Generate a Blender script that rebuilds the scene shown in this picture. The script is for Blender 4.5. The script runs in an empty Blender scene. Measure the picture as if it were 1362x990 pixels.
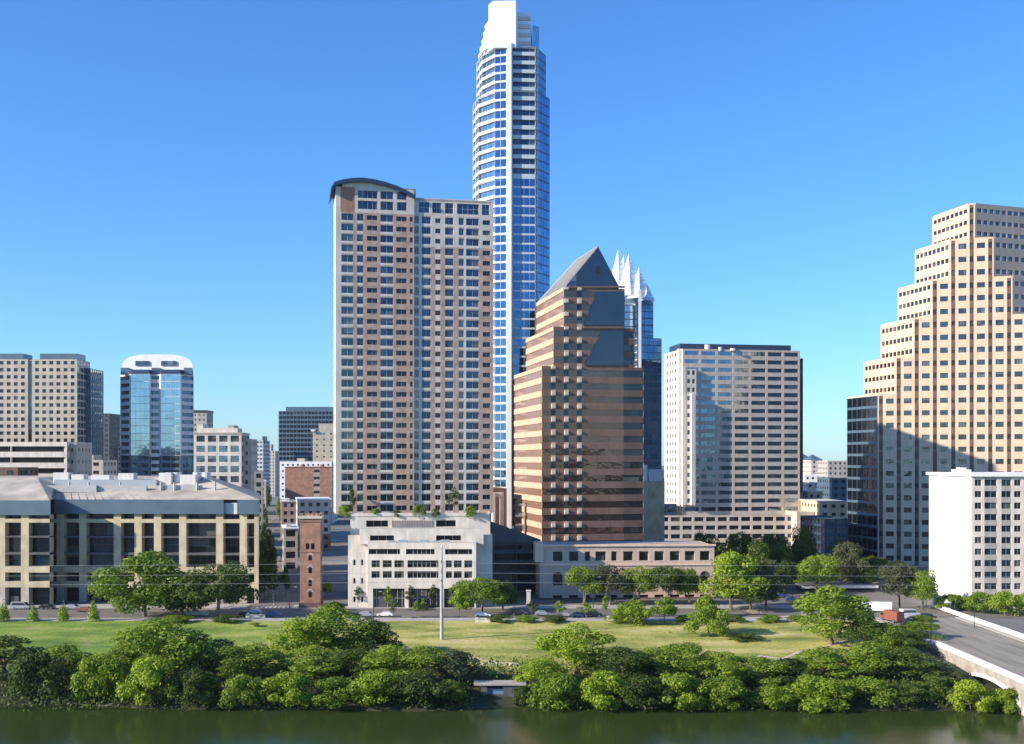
import bpy, math, random
from mathutils import Vector, noise as mnoise
random.seed(7)
sc = bpy.context.scene
COL = sc.collection
R = math.radians
F, CX, HY, CZ = 1545.0, 681.0, 612.0, 44.0      # focal length (px), principal column, horizon row, eye height
GR = R(12)                                      # turn of the street grid

def PX(px, Y): return (px - CX) * Y / F
def PZ(py, Y): return CZ + (HY - py) * Y / F
def PT(px, Y): return (PX(px, Y), Y)
def dirv(r): return (math.cos(r), math.sin(r))
def backv(r): return (-math.sin(r), math.cos(r))
def add(p, d, t): return (p[0] + d[0] * t, p[1] + d[1] * t)
def along(P, r, px):
    k = (px - CX) / F
    return (k * P[1] - P[0]) / (math.cos(r) - k * math.sin(r))

# ------------------------------------------------------------------ materials
MATS = {}
def newmat(name):
    m = bpy.data.materials.new(name); m.use_nodes = True
    MATS[name] = m
    nt = m.node_tree
    return m, nt, nt.nodes, nt.links, nt.nodes['Principled BSDF']
def coords(N, L, scale, obj=False):
    g = N.new('ShaderNodeNewGeometry')
    mp = N.new('ShaderNodeMapping'); mp.inputs['Scale'].default_value = scale
    L.new(g.outputs['Position'], mp.inputs['Vector'])
    return mp.outputs['Vector']
def ramp(N, stops):
    r = N.new('ShaderNodeValToRGB'); e = r.color_ramp.elements
    while len(e) < len(stops): e.new(0.5)
    for k, (p, c) in enumerate(stops):
        e[k].position = p; e[k].color = (*c, 1)
    return r
def lum(c, f): return tuple(min(1, x * f) for x in c)

def wall_mat(name, col, rough=.85, var=.16, scale=.35, streak=True, bump=.15):
    m, nt, N, L, B = newmat(name)
    n1 = N.new('ShaderNodeTexNoise'); n1.inputs['Scale'].default_value = 1; n1.inputs['Detail'].default_value = 6
    L.new(coords(N, L, (scale, scale, scale * .6)), n1.inputs['Vector'])
    r1 = ramp(N, [(.3, lum(col, 1 - var)), (.7, lum(col, 1 + var))])
    L.new(n1.outputs['Fac'], r1.inputs['Fac'])
    out = r1.outputs['Color']
    if streak:
        n2 = N.new('ShaderNodeTexNoise'); n2.inputs['Scale'].default_value = 1; n2.inputs['Detail'].default_value = 4
        L.new(coords(N, L, (1.3, 1.3, .08)), n2.inputs['Vector'])
        r2 = ramp(N, [(.35, (.80, .79, .77)), (.6, (1, 1, 1))])
        L.new(n2.outputs['Fac'], r2.inputs['Fac'])
        mx = N.new('ShaderNodeMixRGB'); mx.blend_type = 'MULTIPLY'; mx.inputs['Fac'].default_value = .55
        L.new(out, mx.inputs['Color1']); L.new(r2.outputs['Color'], mx.inputs['Color2'])
        out = mx.outputs['Color']
    L.new(out, B.inputs['Base Color'])
    B.inputs['Roughness'].default_value = rough
    B.inputs['Specular IOR Level'].default_value = .3
    return m

def brick_mat(name, c1, c2, mortar, scale=1.0):
    m, nt, N, L, B = newmat(name)
    g = N.new('ShaderNodeNewGeometry')
    sx = N.new('ShaderNodeSeparateXYZ'); L.new(g.outputs['Position'], sx.inputs[0])
    ad = N.new('ShaderNodeMath'); ad.operation = 'ADD'
    L.new(sx.outputs[0], ad.inputs[0]); L.new(sx.outputs[1], ad.inputs[1])
    cb = N.new('ShaderNodeCombineXYZ'); L.new(ad.outputs[0], cb.inputs[0]); L.new(sx.outputs[2], cb.inputs[1])
    bt = N.new('ShaderNodeTexBrick'); L.new(cb.outputs[0], bt.inputs['Vector'])
    bt.inputs['Scale'].default_value = scale
    bt.inputs['Color1'].default_value = (*c1, 1); bt.inputs['Color2'].default_value = (*c2, 1)
    bt.inputs['Mortar'].default_value = (*mortar, 1); bt.inputs['Mortar Size'].default_value = .012
    bt.inputs['Brick Width'].default_value = .6; bt.inputs['Row Height'].default_value = .2
    n = N.new('ShaderNodeTexNoise'); n.inputs['Scale'].default_value = .5; n.inputs['Detail'].default_value = 6
    L.new(g.outputs['Position'], n.inputs['Vector'])
    r = ramp(N, [(.3, (.72, .72, .72)), (.7, (1.15, 1.12, 1.1))]); L.new(n.outputs['Fac'], r.inputs['Fac'])
    mx = N.new('ShaderNodeMixRGB'); mx.blend_type = 'MULTIPLY'; mx.inputs['Fac'].default_value = 1
    L.new(bt.outputs['Color'], mx.inputs['Color1']); L.new(r.outputs['Color'], mx.inputs['Color2'])
    L.new(mx.outputs['Color'], B.inputs['Base Color']); B.inputs['Roughness'].default_value = .9
    return m

def glass_mat(name, tint, dark=(.02, .025, .03), refl=.75, rough=.06, cell=(.31, .31, .29), blinds=.18, wave=.02, var=.3):
    """coated window glass: a tinted mirror over a dark room, each pane a little different, some with blinds"""
    m, nt, N, L, B = newmat(name)
    g = N.new('ShaderNodeNewGeometry')
    mp = N.new('ShaderNodeVectorMath'); mp.operation = 'MULTIPLY'; mp.inputs[1].default_value = cell
    L.new(g.outputs['Position'], mp.inputs[0])
    fl = N.new('ShaderNodeVectorMath'); fl.operation = 'FLOOR'; L.new(mp.outputs[0], fl.inputs[0])
    wn = N.new('ShaderNodeTexWhiteNoise'); L.new(fl.outputs[0], wn.inputs['Vector'])
    r = ramp(N, [(0, lum(tint, 1 - var)), (1, lum(tint, 1 + var * .7))]); L.new(wn.outputs['Value'], r.inputs['Fac'])
    B.inputs['Metallic'].default_value = 1; B.inputs['Roughness'].default_value = rough
    L.new(r.outputs['Color'], B.inputs['Base Color'])
    d = N.new('ShaderNodeBsdfPrincipled'); d.inputs['Roughness'].default_value = .5
    rb = ramp(N, [(0, dark), (1 - blinds, dark), (1 - blinds + .01, (.22, .22, .2))]); rb.color_ramp.interpolation = 'CONSTANT'
    sp = N.new('ShaderNodeSeparateColor'); L.new(wn.outputs['Color'], sp.inputs[0])
    L.new(sp.outputs[1], rb.inputs['Fac']); L.new(rb.outputs['Color'], d.inputs['Base Color'])
    bn = N.new('ShaderNodeTexNoise'); bn.inputs['Scale'].default_value = .5; bn.inputs['Detail'].default_value = 2
    L.new(g.outputs['Position'], bn.inputs['Vector'])
    # each pane sits a hair out of true
    off = N.new('ShaderNodeVectorMath'); off.operation = 'SUBTRACT'; off.inputs[1].default_value = (.5, .5, .5)
    L.new(wn.outputs['Color'], off.inputs[0])
    sc_ = N.new('ShaderNodeVectorMath'); sc_.operation = 'SCALE'; sc_.inputs['Scale'].default_value = wave
    L.new(off.outputs[0], sc_.inputs[0])
    an = N.new('ShaderNodeVectorMath'); an.operation = 'ADD'
    L.new(g.outputs['Normal'], an.inputs[0]); L.new(sc_.outputs[0], an.inputs[1])
    nm = N.new('ShaderNodeVectorMath'); nm.operation = 'NORMALIZE'; L.new(an.outputs[0], nm.inputs[0])
    bp = N.new('ShaderNodeBump'); bp.inputs['Strength'].default_value = .12; bp.inputs['Distance'].default_value = .3
    L.new(bn.outputs['Fac'], bp.inputs['Height']); L.new(nm.outputs[0], bp.inputs['Normal'])
    L.new(bp.outputs[0], B.inputs['Normal'])
    mx = N.new('ShaderNodeMixShader'); mx.inputs[0].default_value = refl
    L.new(d.outputs[0], mx.inputs[1]); L.new(B.outputs[0], mx.inputs[2])
    L.new(mx.outputs[0], N['Material Output'].inputs['Surface'])
    return m

def plain(name, col, rough=.6, metal=0, var=.1, scale=.8):
    m, nt, N, L, B = newmat(name)
    n1 = N.new('ShaderNodeTexNoise'); n1.inputs['Scale'].default_value = scale; n1.inputs['Detail'].default_value = 5
    g = N.new('ShaderNodeNewGeometry'); L.new(g.outputs['Position'], n1.inputs['Vector'])
    r1 = ramp(N, [(.3, lum(col, 1 - var)), (.7, lum(col, 1 + var))])
    L.new(n1.outputs['Fac'], r1.inputs['Fac']); L.new(r1.outputs['Color'], B.inputs['Base Color'])
    B.inputs['Roughness'].default_value = rough; B.inputs['Metallic'].default_value = metal
    return m

def leaf_mat(name, c_dark, c_mid, c_light):
    m, nt, N, L, B = newmat(name)
    oi = N.new('ShaderNodeObjectInfo'); g = N.new('ShaderNodeNewGeometry')
    n = N.new('ShaderNodeTexNoise'); n.inputs['Scale'].default_value = .35; n.inputs['Detail'].default_value = 3
    L.new(g.outputs['Position'], n.inputs['Vector'])
    wn = N.new('ShaderNodeMath'); wn.operation = 'MULTIPLY_ADD'; wn.inputs[1].default_value = .5
    L.new(g.outputs['Random Per Island'], wn.inputs[0])
    h = N.new('ShaderNodeMath'); h.operation = 'MULTIPLY_ADD'; h.inputs[1].default_value = .35; L.new(oi.outputs['Random'], h.inputs[0])
    nn = N.new('ShaderNodeMath'); nn.operation = 'MULTIPLY'; nn.inputs[1].default_value = .45; L.new(n.outputs['Fac'], nn.inputs[0])
    L.new(nn.outputs[0], h.inputs[2]); L.new(h.outputs[0], wn.inputs[2])
    r = ramp(N, [(.15, c_dark), (.6, c_mid), (1.0, c_light)]); L.new(wn.outputs[0], r.inputs['Fac'])
    L.new(r.outputs['Color'], B.inputs['Base Color'])
    B.inputs['Roughness'].default_value = .6; B.inputs['Specular IOR Level'].default_value = .35
    t = N.new('ShaderNodeBsdfTranslucent')
    mt = N.new('ShaderNodeMixRGB'); mt.blend_type = 'MULTIPLY'; mt.inputs['Fac'].default_value = 1
    mt.inputs['Color2'].default_value = (1.2, 1.3, .5, 1); L.new(r.outputs['Color'], mt.inputs['Color1'])
    L.new(mt.outputs[0], t.inputs['Color'])
    mx = N.new('ShaderNodeMixShader'); mx.inputs[0].default_value = .3
    L.new(B.outputs[0], mx.inputs[1]); L.new(t.outputs[0], mx.inputs[2])
    L.new(mx.outputs[0], N['Material Output'].inputs['Surface'])
    return m

M = {}
M['cream'] = wall_mat('cream stone', (.69, .63, .55), var=.14)
M['arcade'] = wall_mat('pinkish arcade stone', (.60, .46, .37), var=.1)
M['slabcool'] = wall_mat('pale balcony edge', (.68, .71, .73), var=.06)
M['slab'] = wall_mat('balcony slab', (.74, .68, .60), var=.06)
M['paleblue'] = wall_mat('pale blue metal panel', (.52, .60, .66), var=.06)
M['white'] = wall_mat('white paint', (.86, .86, .84), var=.05)
M['whiteblue'] = wall_mat('pale precast', (.66, .65, .63), var=.08)
M['pinkbrick'] = brick_mat('pink brick', (.56, .39, .305), (.49, .335, .26), (.56, .47, .40))
M['orangebrick'] = brick_mat('orange brick', (.42, .21, .13), (.35, .17, .105), (.48, .37, .3))
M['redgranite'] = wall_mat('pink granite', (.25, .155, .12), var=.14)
M['coppergranite'] = wall_mat('light granite sunlit tone', (.60, .41, .29), var=.08)  # the left face's sunlight is put into this paler granite
M['lightgranite'] = wall_mat('light granite', (.76, .57, .43), var=.08)
M['peach'] = wall_mat('peach stone', (.71, .53, .38), var=.07)
M['peachdark'] = wall_mat('brown stone', (.17, .11, .085), var=.1)
M['tan'] = wall_mat('tan stone', (.52, .46, .37))
M['sandstone'] = wall_mat('yellow limestone', (.52, .445, .30), var=.22)
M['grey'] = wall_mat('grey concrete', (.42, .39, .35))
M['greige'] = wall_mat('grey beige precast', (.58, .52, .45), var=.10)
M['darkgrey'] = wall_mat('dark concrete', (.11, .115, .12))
M['roofgrey'] = wall_mat('roof gravel', (.42, .38, .33), streak=False, scale=.15, var=.2)
M['rooftan'] = wall_mat('roof metal tan', (.43, .385, .32), streak=False, scale=.16, var=.32)
M['roofblue'] = plain('pale blue metal roof', (.36, .41, .44), .45, .2, .08, .1)
M['fascia'] = plain('slate blue metal', (.11, .165, .215), .4, .3, .12, .2)
M['darkmetal'] = plain('dark metal', (.05, .055, .06), .45, .5)
M['navy'] = plain('navy metal', (.04, .07, .13), .4, .3)
M['steel'] = plain('galvanised steel', (.42, .42, .42), .5, .3)
M['frame_l'] = plain('light window frame', (.6, .6, .58), .5)
M['frame_d'] = plain('dark window frame', (.06, .06, .065), .5)
M['g_blue'] = glass_mat('blue glass', (.24, .33, .43), var=.2)
M['g_deep'] = glass_mat('deep blue glass', (.095, .215, .36), refl=.88, dark=(.02, .04, .07), var=.25)
M['g_navy'] = glass_mat('navy window glass', (.085, .125, .19), refl=.65)
M['g_dark'] = glass_mat('dark glass', (.07, .08, .10), refl=.6)
M['g_black'] = glass_mat('open dark bay', (.02, .022, .025), dark=(.01, .01, .011), refl=.3, blinds=0)  # near-black panes paint the shade inside open bays
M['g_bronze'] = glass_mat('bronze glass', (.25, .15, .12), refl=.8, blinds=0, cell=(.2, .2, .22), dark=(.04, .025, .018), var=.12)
M['g_bronze_lit'] = glass_mat('bronze glass sunlit tone', (.36, .23, .16), refl=.4, blinds=0, dark=(.33, .19, .115), var=.1)  # lit copy of the bronze glass, warm sunlight mixed into its colour
M['g_slate'] = glass_mat('slate glass', (.115, .118, .14), refl=.85, blinds=0, var=.08, wave=.008)
M['g_pale'] = glass_mat('pale blue glass', (.36, .47, .55), refl=.85, blinds=0, var=.12, wave=.006, dark=(.12, .16, .18))
M['g_olive'] = glass_mat('grey green window glass', (.16, .19, .21), refl=.65)
M['glareglass'] = plain('glare white crown glass', (.90, .93, .95), .25, .0, .04, .1)  # white stands in for sun glare on the crown
def crown_glass():
    m, nt, N, L, B = newmat('translucent crown glass')
    B.inputs['Base Color'].default_value = (.80, .90, .97, 1); B.inputs['Roughness'].default_value = .3
    t = N.new('ShaderNodeBsdfTransparent'); mx = N.new('ShaderNodeMixShader')
    g = N.new('ShaderNodeNewGeometry'); sp = N.new('ShaderNodeSeparateXYZ'); L.new(g.outputs['Position'], sp.inputs[0])
    mo = N.new('ShaderNodeMath'); mo.operation = 'PINGPONG'; mo.inputs[1].default_value = 1.6; L.new(sp.outputs[2], mo.inputs[0])
    gt = N.new('ShaderNodeMath'); gt.operation = 'GREATER_THAN'; gt.inputs[1].default_value = .35; L.new(mo.outputs[0], gt.inputs[0])
    mu = N.new('ShaderNodeMath'); mu.operation = 'MULTIPLY'; mu.inputs[1].default_value = .42; L.new(gt.outputs[0], mu.inputs[0])
    L.new(mu.outputs[0], mx.inputs[0]); L.new(B.outputs[0], mx.inputs[1]); L.new(t.outputs[0], mx.inputs[2])
    L.new(mx.outputs[0], N['Material Output'].inputs['Surface']); return m
M['crownglass'] = crown_glass()
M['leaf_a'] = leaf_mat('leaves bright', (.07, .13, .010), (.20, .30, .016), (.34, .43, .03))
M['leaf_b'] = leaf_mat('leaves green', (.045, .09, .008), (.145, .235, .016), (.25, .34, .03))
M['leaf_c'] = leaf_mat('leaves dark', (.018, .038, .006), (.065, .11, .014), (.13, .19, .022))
M['leaf_d'] = leaf_mat('leaves grey green', (.05, .065, .030), (.09, .11, .05), (.14, .17, .08))
M['bark'] = plain('bark', (.17, .14, .11), .95, 0, .3, 2)
M['tyre'] = plain('tyre rubber', (.02, .02, .02), .9)
M['rim'] = plain('wheel rim', (.5, .5, .5), .35, .8)
M['lamp'] = plain('lamp lens', (.8, .8, .75), .2)
M['tail'] = plain('tail lens', (.4, .02, .02), .3)
M['c_white'] = plain('car paint white', (.78, .78, .78), .25, 0, .03)
M['c_silver'] = plain('car paint silver', (.42, .44, .46), .3, .4, .03)
M['c_blue'] = plain('car paint blue', (.06, .11, .22), .25, .2, .03)
M['c_dark'] = plain('car paint black', (.03, .03, .035), .25, .2, .03)
M['c_red'] = plain('car paint brick red', (.24, .085, .055), .4, 0, .05)
M['c_tan'] = plain('car paint tan', (.40, .33, .24), .3, .2, .03)
M['trail'] = wall_mat('trail sand', (.60, .47, .37), streak=False, scale=.8)
M['limestone'] = wall_mat('limestone blocks', (.66, .60, .50), streak=False, scale=.6, var=.2)
M['bluedoor'] = plain('blue grey painted steel', (.16, .24, .36), .6)
M['bridge'] = wall_mat('bridge concrete', (.72, .70, .66), var=.1, scale=.5)
M['bridgeside'] = wall_mat('bridge spandrel', (.36, .33, .29), var=.2, scale=.4)
M['path'] = wall_mat('pavement', (.42, .40, .37), streak=False, scale=.6, var=.12)

def asphalt():
    m, nt, N, L, B = newmat('asphalt')
    n = N.new('ShaderNodeTexNoise'); n.inputs['Scale'].default_value = 1; n.inputs['Detail'].default_value = 8
    L.new(coords(N, L, (.12, .6, 1)), n.inputs['Vector'])
    r = ramp(N, [(.3, (.12, .11, .095)), (.55, (.18, .165, .14)), (.75, (.26, .235, .20))]); L.new(n.outputs['Fac'], r.inputs['Fac'])
    L.new(r.outputs['Color'], B.inputs['Base Color']); B.inputs['Roughness'].default_value = .85
    return m
M['asphalt'] = asphalt()
def bridge_road():
    m, nt, N, L, B = newmat('worn bridge roadway')
    n = N.new('ShaderNodeTexNoise'); n.inputs['Scale'].default_value = 1; n.inputs['Detail'].default_value = 8
    L.new(coords(N, L, (.5, .06, 1)), n.inputs['Vector'])
    r = ramp(N, [(.3, (.20, .18, .14)), (.5, (.30, .265, .21)), (.75, (.40, .33, .26))]); L.new(n.outputs['Fac'], r.inputs['Fac'])
    L.new(r.outputs['Color'], B.inputs['Base Color']); B.inputs['Roughness'].default_value = .85
    return m
M['roadpale'] = bridge_road()

def ground_mat():
    m, nt, N, L, B = newmat('city ground')
    n = N.new('ShaderNodeTexNoise'); n.inputs['Scale'].default_value = .03; n.inputs['Detail'].default_value = 8
    g = N.new('ShaderNodeNewGeometry'); L.new(g.outputs['Position'], n.inputs['Vector'])
    r = ramp(N, [(.3, (.08, .085, .06)), (.5, (.16, .155, .14)), (.7, (.24, .22, .20))]); L.new(n.outputs['Fac'], r.inputs['Fac'])
    L.new(r.outputs['Color'], B.inputs['Base Color']); B.inputs['Roughness'].default_value = .95
    return m
M['ground'] = ground_mat()
def lawn_mat():
    m, nt, N, L, B = newmat('lawn grass')
    g = N.new('ShaderNodeNewGeometry')
    n = N.new('ShaderNodeTexNoise'); n.inputs['Scale'].default_value = 1; n.inputs['Detail'].default_value = 9; n.inputs['Roughness'].default_value = .65
    L.new(coords(N, L, (.05, .11, .1)), n.inputs['Vector'])
    sx = N.new('ShaderNodeSeparateXYZ'); L.new(g.outputs['Position'], sx.inputs[0])
    mr = N.new('ShaderNodeMapRange'); mr.inputs['From Min'].default_value = -75; mr.inputs['From Max'].default_value = -30
    L.new(sx.outputs[0], mr.inputs['Value'])
    dry = ramp(N, [(.36, (.15, .20, .03)), (.46, (.32, .33, .065)), (.54, (.47, .43, .12)), (.66, (.60, .50, .22))])
    grn = ramp(N, [(.36, (.09, .17, .014)), (.5, (.18, .29, .022)), (.64, (.31, .36, .07))])
    L.new(n.outputs['Fac'], dry.inputs['Fac']); L.new(n.outputs['Fac'], grn.inputs['Fac'])
    mx = N.new('ShaderNodeMixRGB'); L.new(mr.outputs[0], mx.inputs['Fac'])
    L.new(grn.outputs['Color'], mx.inputs['Color1']); L.new(dry.outputs['Color'], mx.inputs['Color2'])
    sn = N.new('ShaderNodeTexNoise'); sn.inputs['Scale'].default_value = 1; sn.inputs['Detail'].default_value = 7; sn.inputs['Roughness'].default_value = .7
    L.new(coords(N, L, (.09, .22, .1)), sn.inputs['Vector'])
    sr = ramp(N, [(.57, (0, 0, 0)), (.66, (.75, .75, .75))]); L.new(sn.outputs['Fac'], sr.inputs['Fac'])
    ms = N.new('ShaderNodeMixRGB'); ms.inputs['Color2'].default_value = (.42, .31, .17, 1); L.new(sr.outputs['Color'], ms.inputs['Fac']); L.new(mx.outputs[0], ms.inputs['Color1']); mx = ms
    fn = N.new('ShaderNodeTexNoise'); fn.inputs['Scale'].default_value = 1.2; fn.inputs['Detail'].default_value = 6
    L.new(g.outputs['Position'], fn.inputs['Vector'])
    fr = ramp(N, [(.3, (.72, .75, .7)), (.65, (1.1, 1.1, 1.05))]); L.new(fn.outputs['Fac'], fr.inputs['Fac'])
    m2 = N.new('ShaderNodeMixRGB'); m2.blend_type = 'MULTIPLY'; m2.inputs['Fac'].default_value = .9
    L.new(mx.outputs[0], m2.inputs['Color1']); L.new(fr.outputs['Color'], m2.inputs['Color2'])
    L.new(m2.outputs[0], B.inputs['Base Color']); B.inputs['Roughness'].default_value = .95
    bp = N.new('ShaderNodeBump'); bp.inputs['Strength'].default_value = .6; bp.inputs['Distance'].default_value = .3
    L.new(fn.outputs['Fac'], bp.inputs['Height']); L.new(bp.outputs[0], B.inputs['Normal'])
    return m
M['lawn'] = lawn_mat()
def bank_mat():
    m, nt, N, L, B = newmat('bank earth')
    n = N.new('ShaderNodeTexNoise'); n.inputs['Scale'].default_value = .4; n.inputs['Detail'].default_value = 8
    g = N.new('ShaderNodeNewGeometry'); L.new(g.outputs['Position'], n.inputs['Vector'])
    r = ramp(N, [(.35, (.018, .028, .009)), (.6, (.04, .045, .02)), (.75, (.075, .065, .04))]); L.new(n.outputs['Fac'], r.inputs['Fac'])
    L.new(r.outputs['Color'], B.inputs['Base Color']); B.inputs['Roughness'].default_value = .95
    return m
M['bank'] = bank_mat()
def water_mat():
    m, nt, N, L, B = newmat('lake water')
    B.inputs['Base Color'].default_value = (.030, .048, .012, 1); B.inputs['Roughness'].default_value = .14; B.inputs['Specular IOR Level'].default_value = .09
    B.inputs['IOR'].default_value = 1.33
    g = N.new('ShaderNodeNewGeometry')
    n = N.new('ShaderNodeTexNoise'); n.inputs['Scale'].default_value = 1; n.inputs['Detail'].default_value = 4
    L.new(coords(N, L, (.35, 1.0, 1)), n.inputs['Vector'])
    n2 = N.new('ShaderNodeTexNoise'); n2.inputs['Scale'].default_value = 1; n2.inputs['Detail'].default_value = 3
    L.new(coords(N, L, (1.2, 3.0, 1)), n2.inputs['Vector'])
    ad = N.new('ShaderNodeMath'); ad.operation = 'MULTIPLY_ADD'; ad.inputs[1].default_value = .35
    L.new(n2.outputs['Fac'], ad.inputs[0]); L.new(n.outputs['Fac'], ad.inputs[2])
    bp = N.new('ShaderNodeBump'); bp.inputs['Strength'].default_value = .2; bp.inputs['Distance'].default_value = .12
    L.new(ad.outputs[0], bp.inputs['Height']); L.new(bp.outputs[0], B.inputs['Normal'])
    return m
M['water'] = water_mat()

# ------------------------------------------------------------------ mesh helpers
ORG = {}
class MB:
    def __init__(s): s.v = []; s.f = []; s.m = []
    def face(s, pts, m=0):
        b = len(s.v); s.v += [tuple(p) for p in pts]; s.f.append(tuple(range(b, b + len(pts)))); s.m.append(m)
    def box(s, c, size, rot=0, m=0):
        """box with the bottom centre at c"""
        x, y, z = c; sx, sy, sz = size[0] / 2, size[1] / 2, size[2]; ca, sa = math.cos(rot), math.sin(rot)
        poly = [(x + ca * a - sa * b, y + sa * a + ca * b) for a, b in ((-sx, -sy), (sx, -sy), (sx, sy), (-sx, sy))]
        s.prism(poly, z, z + sz, m)
    def prism(s, poly, z0, z1, m=0, mtop=None, bottom=True):
        n = len(poly); b = len(s.v)
        s.v += [(p[0], p[1], z0) for p in poly] + [(p[0], p[1], z1) for p in poly]
        for i in range(n):
            j = (i + 1) % n
            s.f.append((b + i, b + j, b + n + j, b + n + i)); s.m.append(m)
        s.f.append(tuple(b + n + i for i in range(n))); s.m.append(m if mtop is None else mtop)
        if bottom: s.f.append(tuple(b + n - 1 - i for i in range(n))); s.m.append(m)
    def tube(s, p, q, r0, r1=None, n=8, m=0, caps=True):
        r1 = r0 if r1 is None else r1
        p = Vector(p); q = Vector(q); d = (q - p).normalized()
        a = d.orthogonal().normalized(); c = d.cross(a); b = len(s.v)
        for o, r in ((p, r0), (q, r1)):
            for k in range(n):
                t = 2 * math.pi * k / n; s.v.append(tuple(o + a * math.cos(t) * r + c * math.sin(t) * r))
        for k in range(n):
            j = (k + 1) % n; s.f.append((b + k, b + j, b + n + j, b + n + k)); s.m.append(m)
        if caps:
            s.f.append(tuple(b + n - 1 - k for k in range(n))); s.m.append(m)
            s.f.append(tuple(b + n + k for k in range(n))); s.m.append(m)
    def build(s, name, mats, parent=None, smooth=False):
        if not s.f: return None
        ox = ORG.get(parent.name, (0, 0, 0)) if parent else (0, 0, 0)
        me = bpy.data.meshes.new(name)
        me.from_pydata([(x - ox[0], y - ox[1], z - ox[2]) for x, y, z in s.v], [], s.f)
        for mt in (mats if isinstance(mats, (list, tuple)) else [mats]): me.materials.append(mt)
        me.polygons.foreach_set('material_index', s.m)
        if smooth: me.polygons.foreach_set('use_smooth', [True] * len(s.f))
        me.update()
        o = bpy.data.objects.new(name, me); COL.objects.link(o)
        if parent: o.parent = parent; ORG[o.name] = ox
        return o

def tag(o, label, cat, group=None, kind=None):
    o['label'] = label; o['category'] = cat
    if group: o['group'] = group
    if kind: o['kind'] = kind
    return o
def empty(name, loc, label, cat, group=None):
    o = bpy.data.objects.new(name, None); COL.objects.link(o); o.empty_display_size = .5
    o.location = loc; ORG[o.name] = tuple(loc)
    return tag(o, label, cat, group)
def struct(o, label=None):
    o['kind'] = 'structure'
    if label: o['label'] = label
    return o
def place_mesh(o, loc):
    """give a single-mesh thing its own origin"""
    for v in o.data.vertices: v.co -= Vector(loc)
    o.location = loc; return o

def inset(poly, d):
    n = len(poly); out = []
    for i in range(n):
        p0, p1, p2 = Vector(poly[i - 1]), Vector(poly[i]), Vector(poly[(i + 1) % n])
        e1 = (p1 - p0).normalized(); e2 = (p2 - p1).normalized()
        n1 = Vector((-e1.y, e1.x)); n2 = Vector((-e2.y, e2.x))
        k = n1 + n2; k = k / max(.3, k.dot(n1) if k.length else 1)
        out.append((p1.x + k.x * d, p1.y + k.y * d))
    return out

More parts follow.
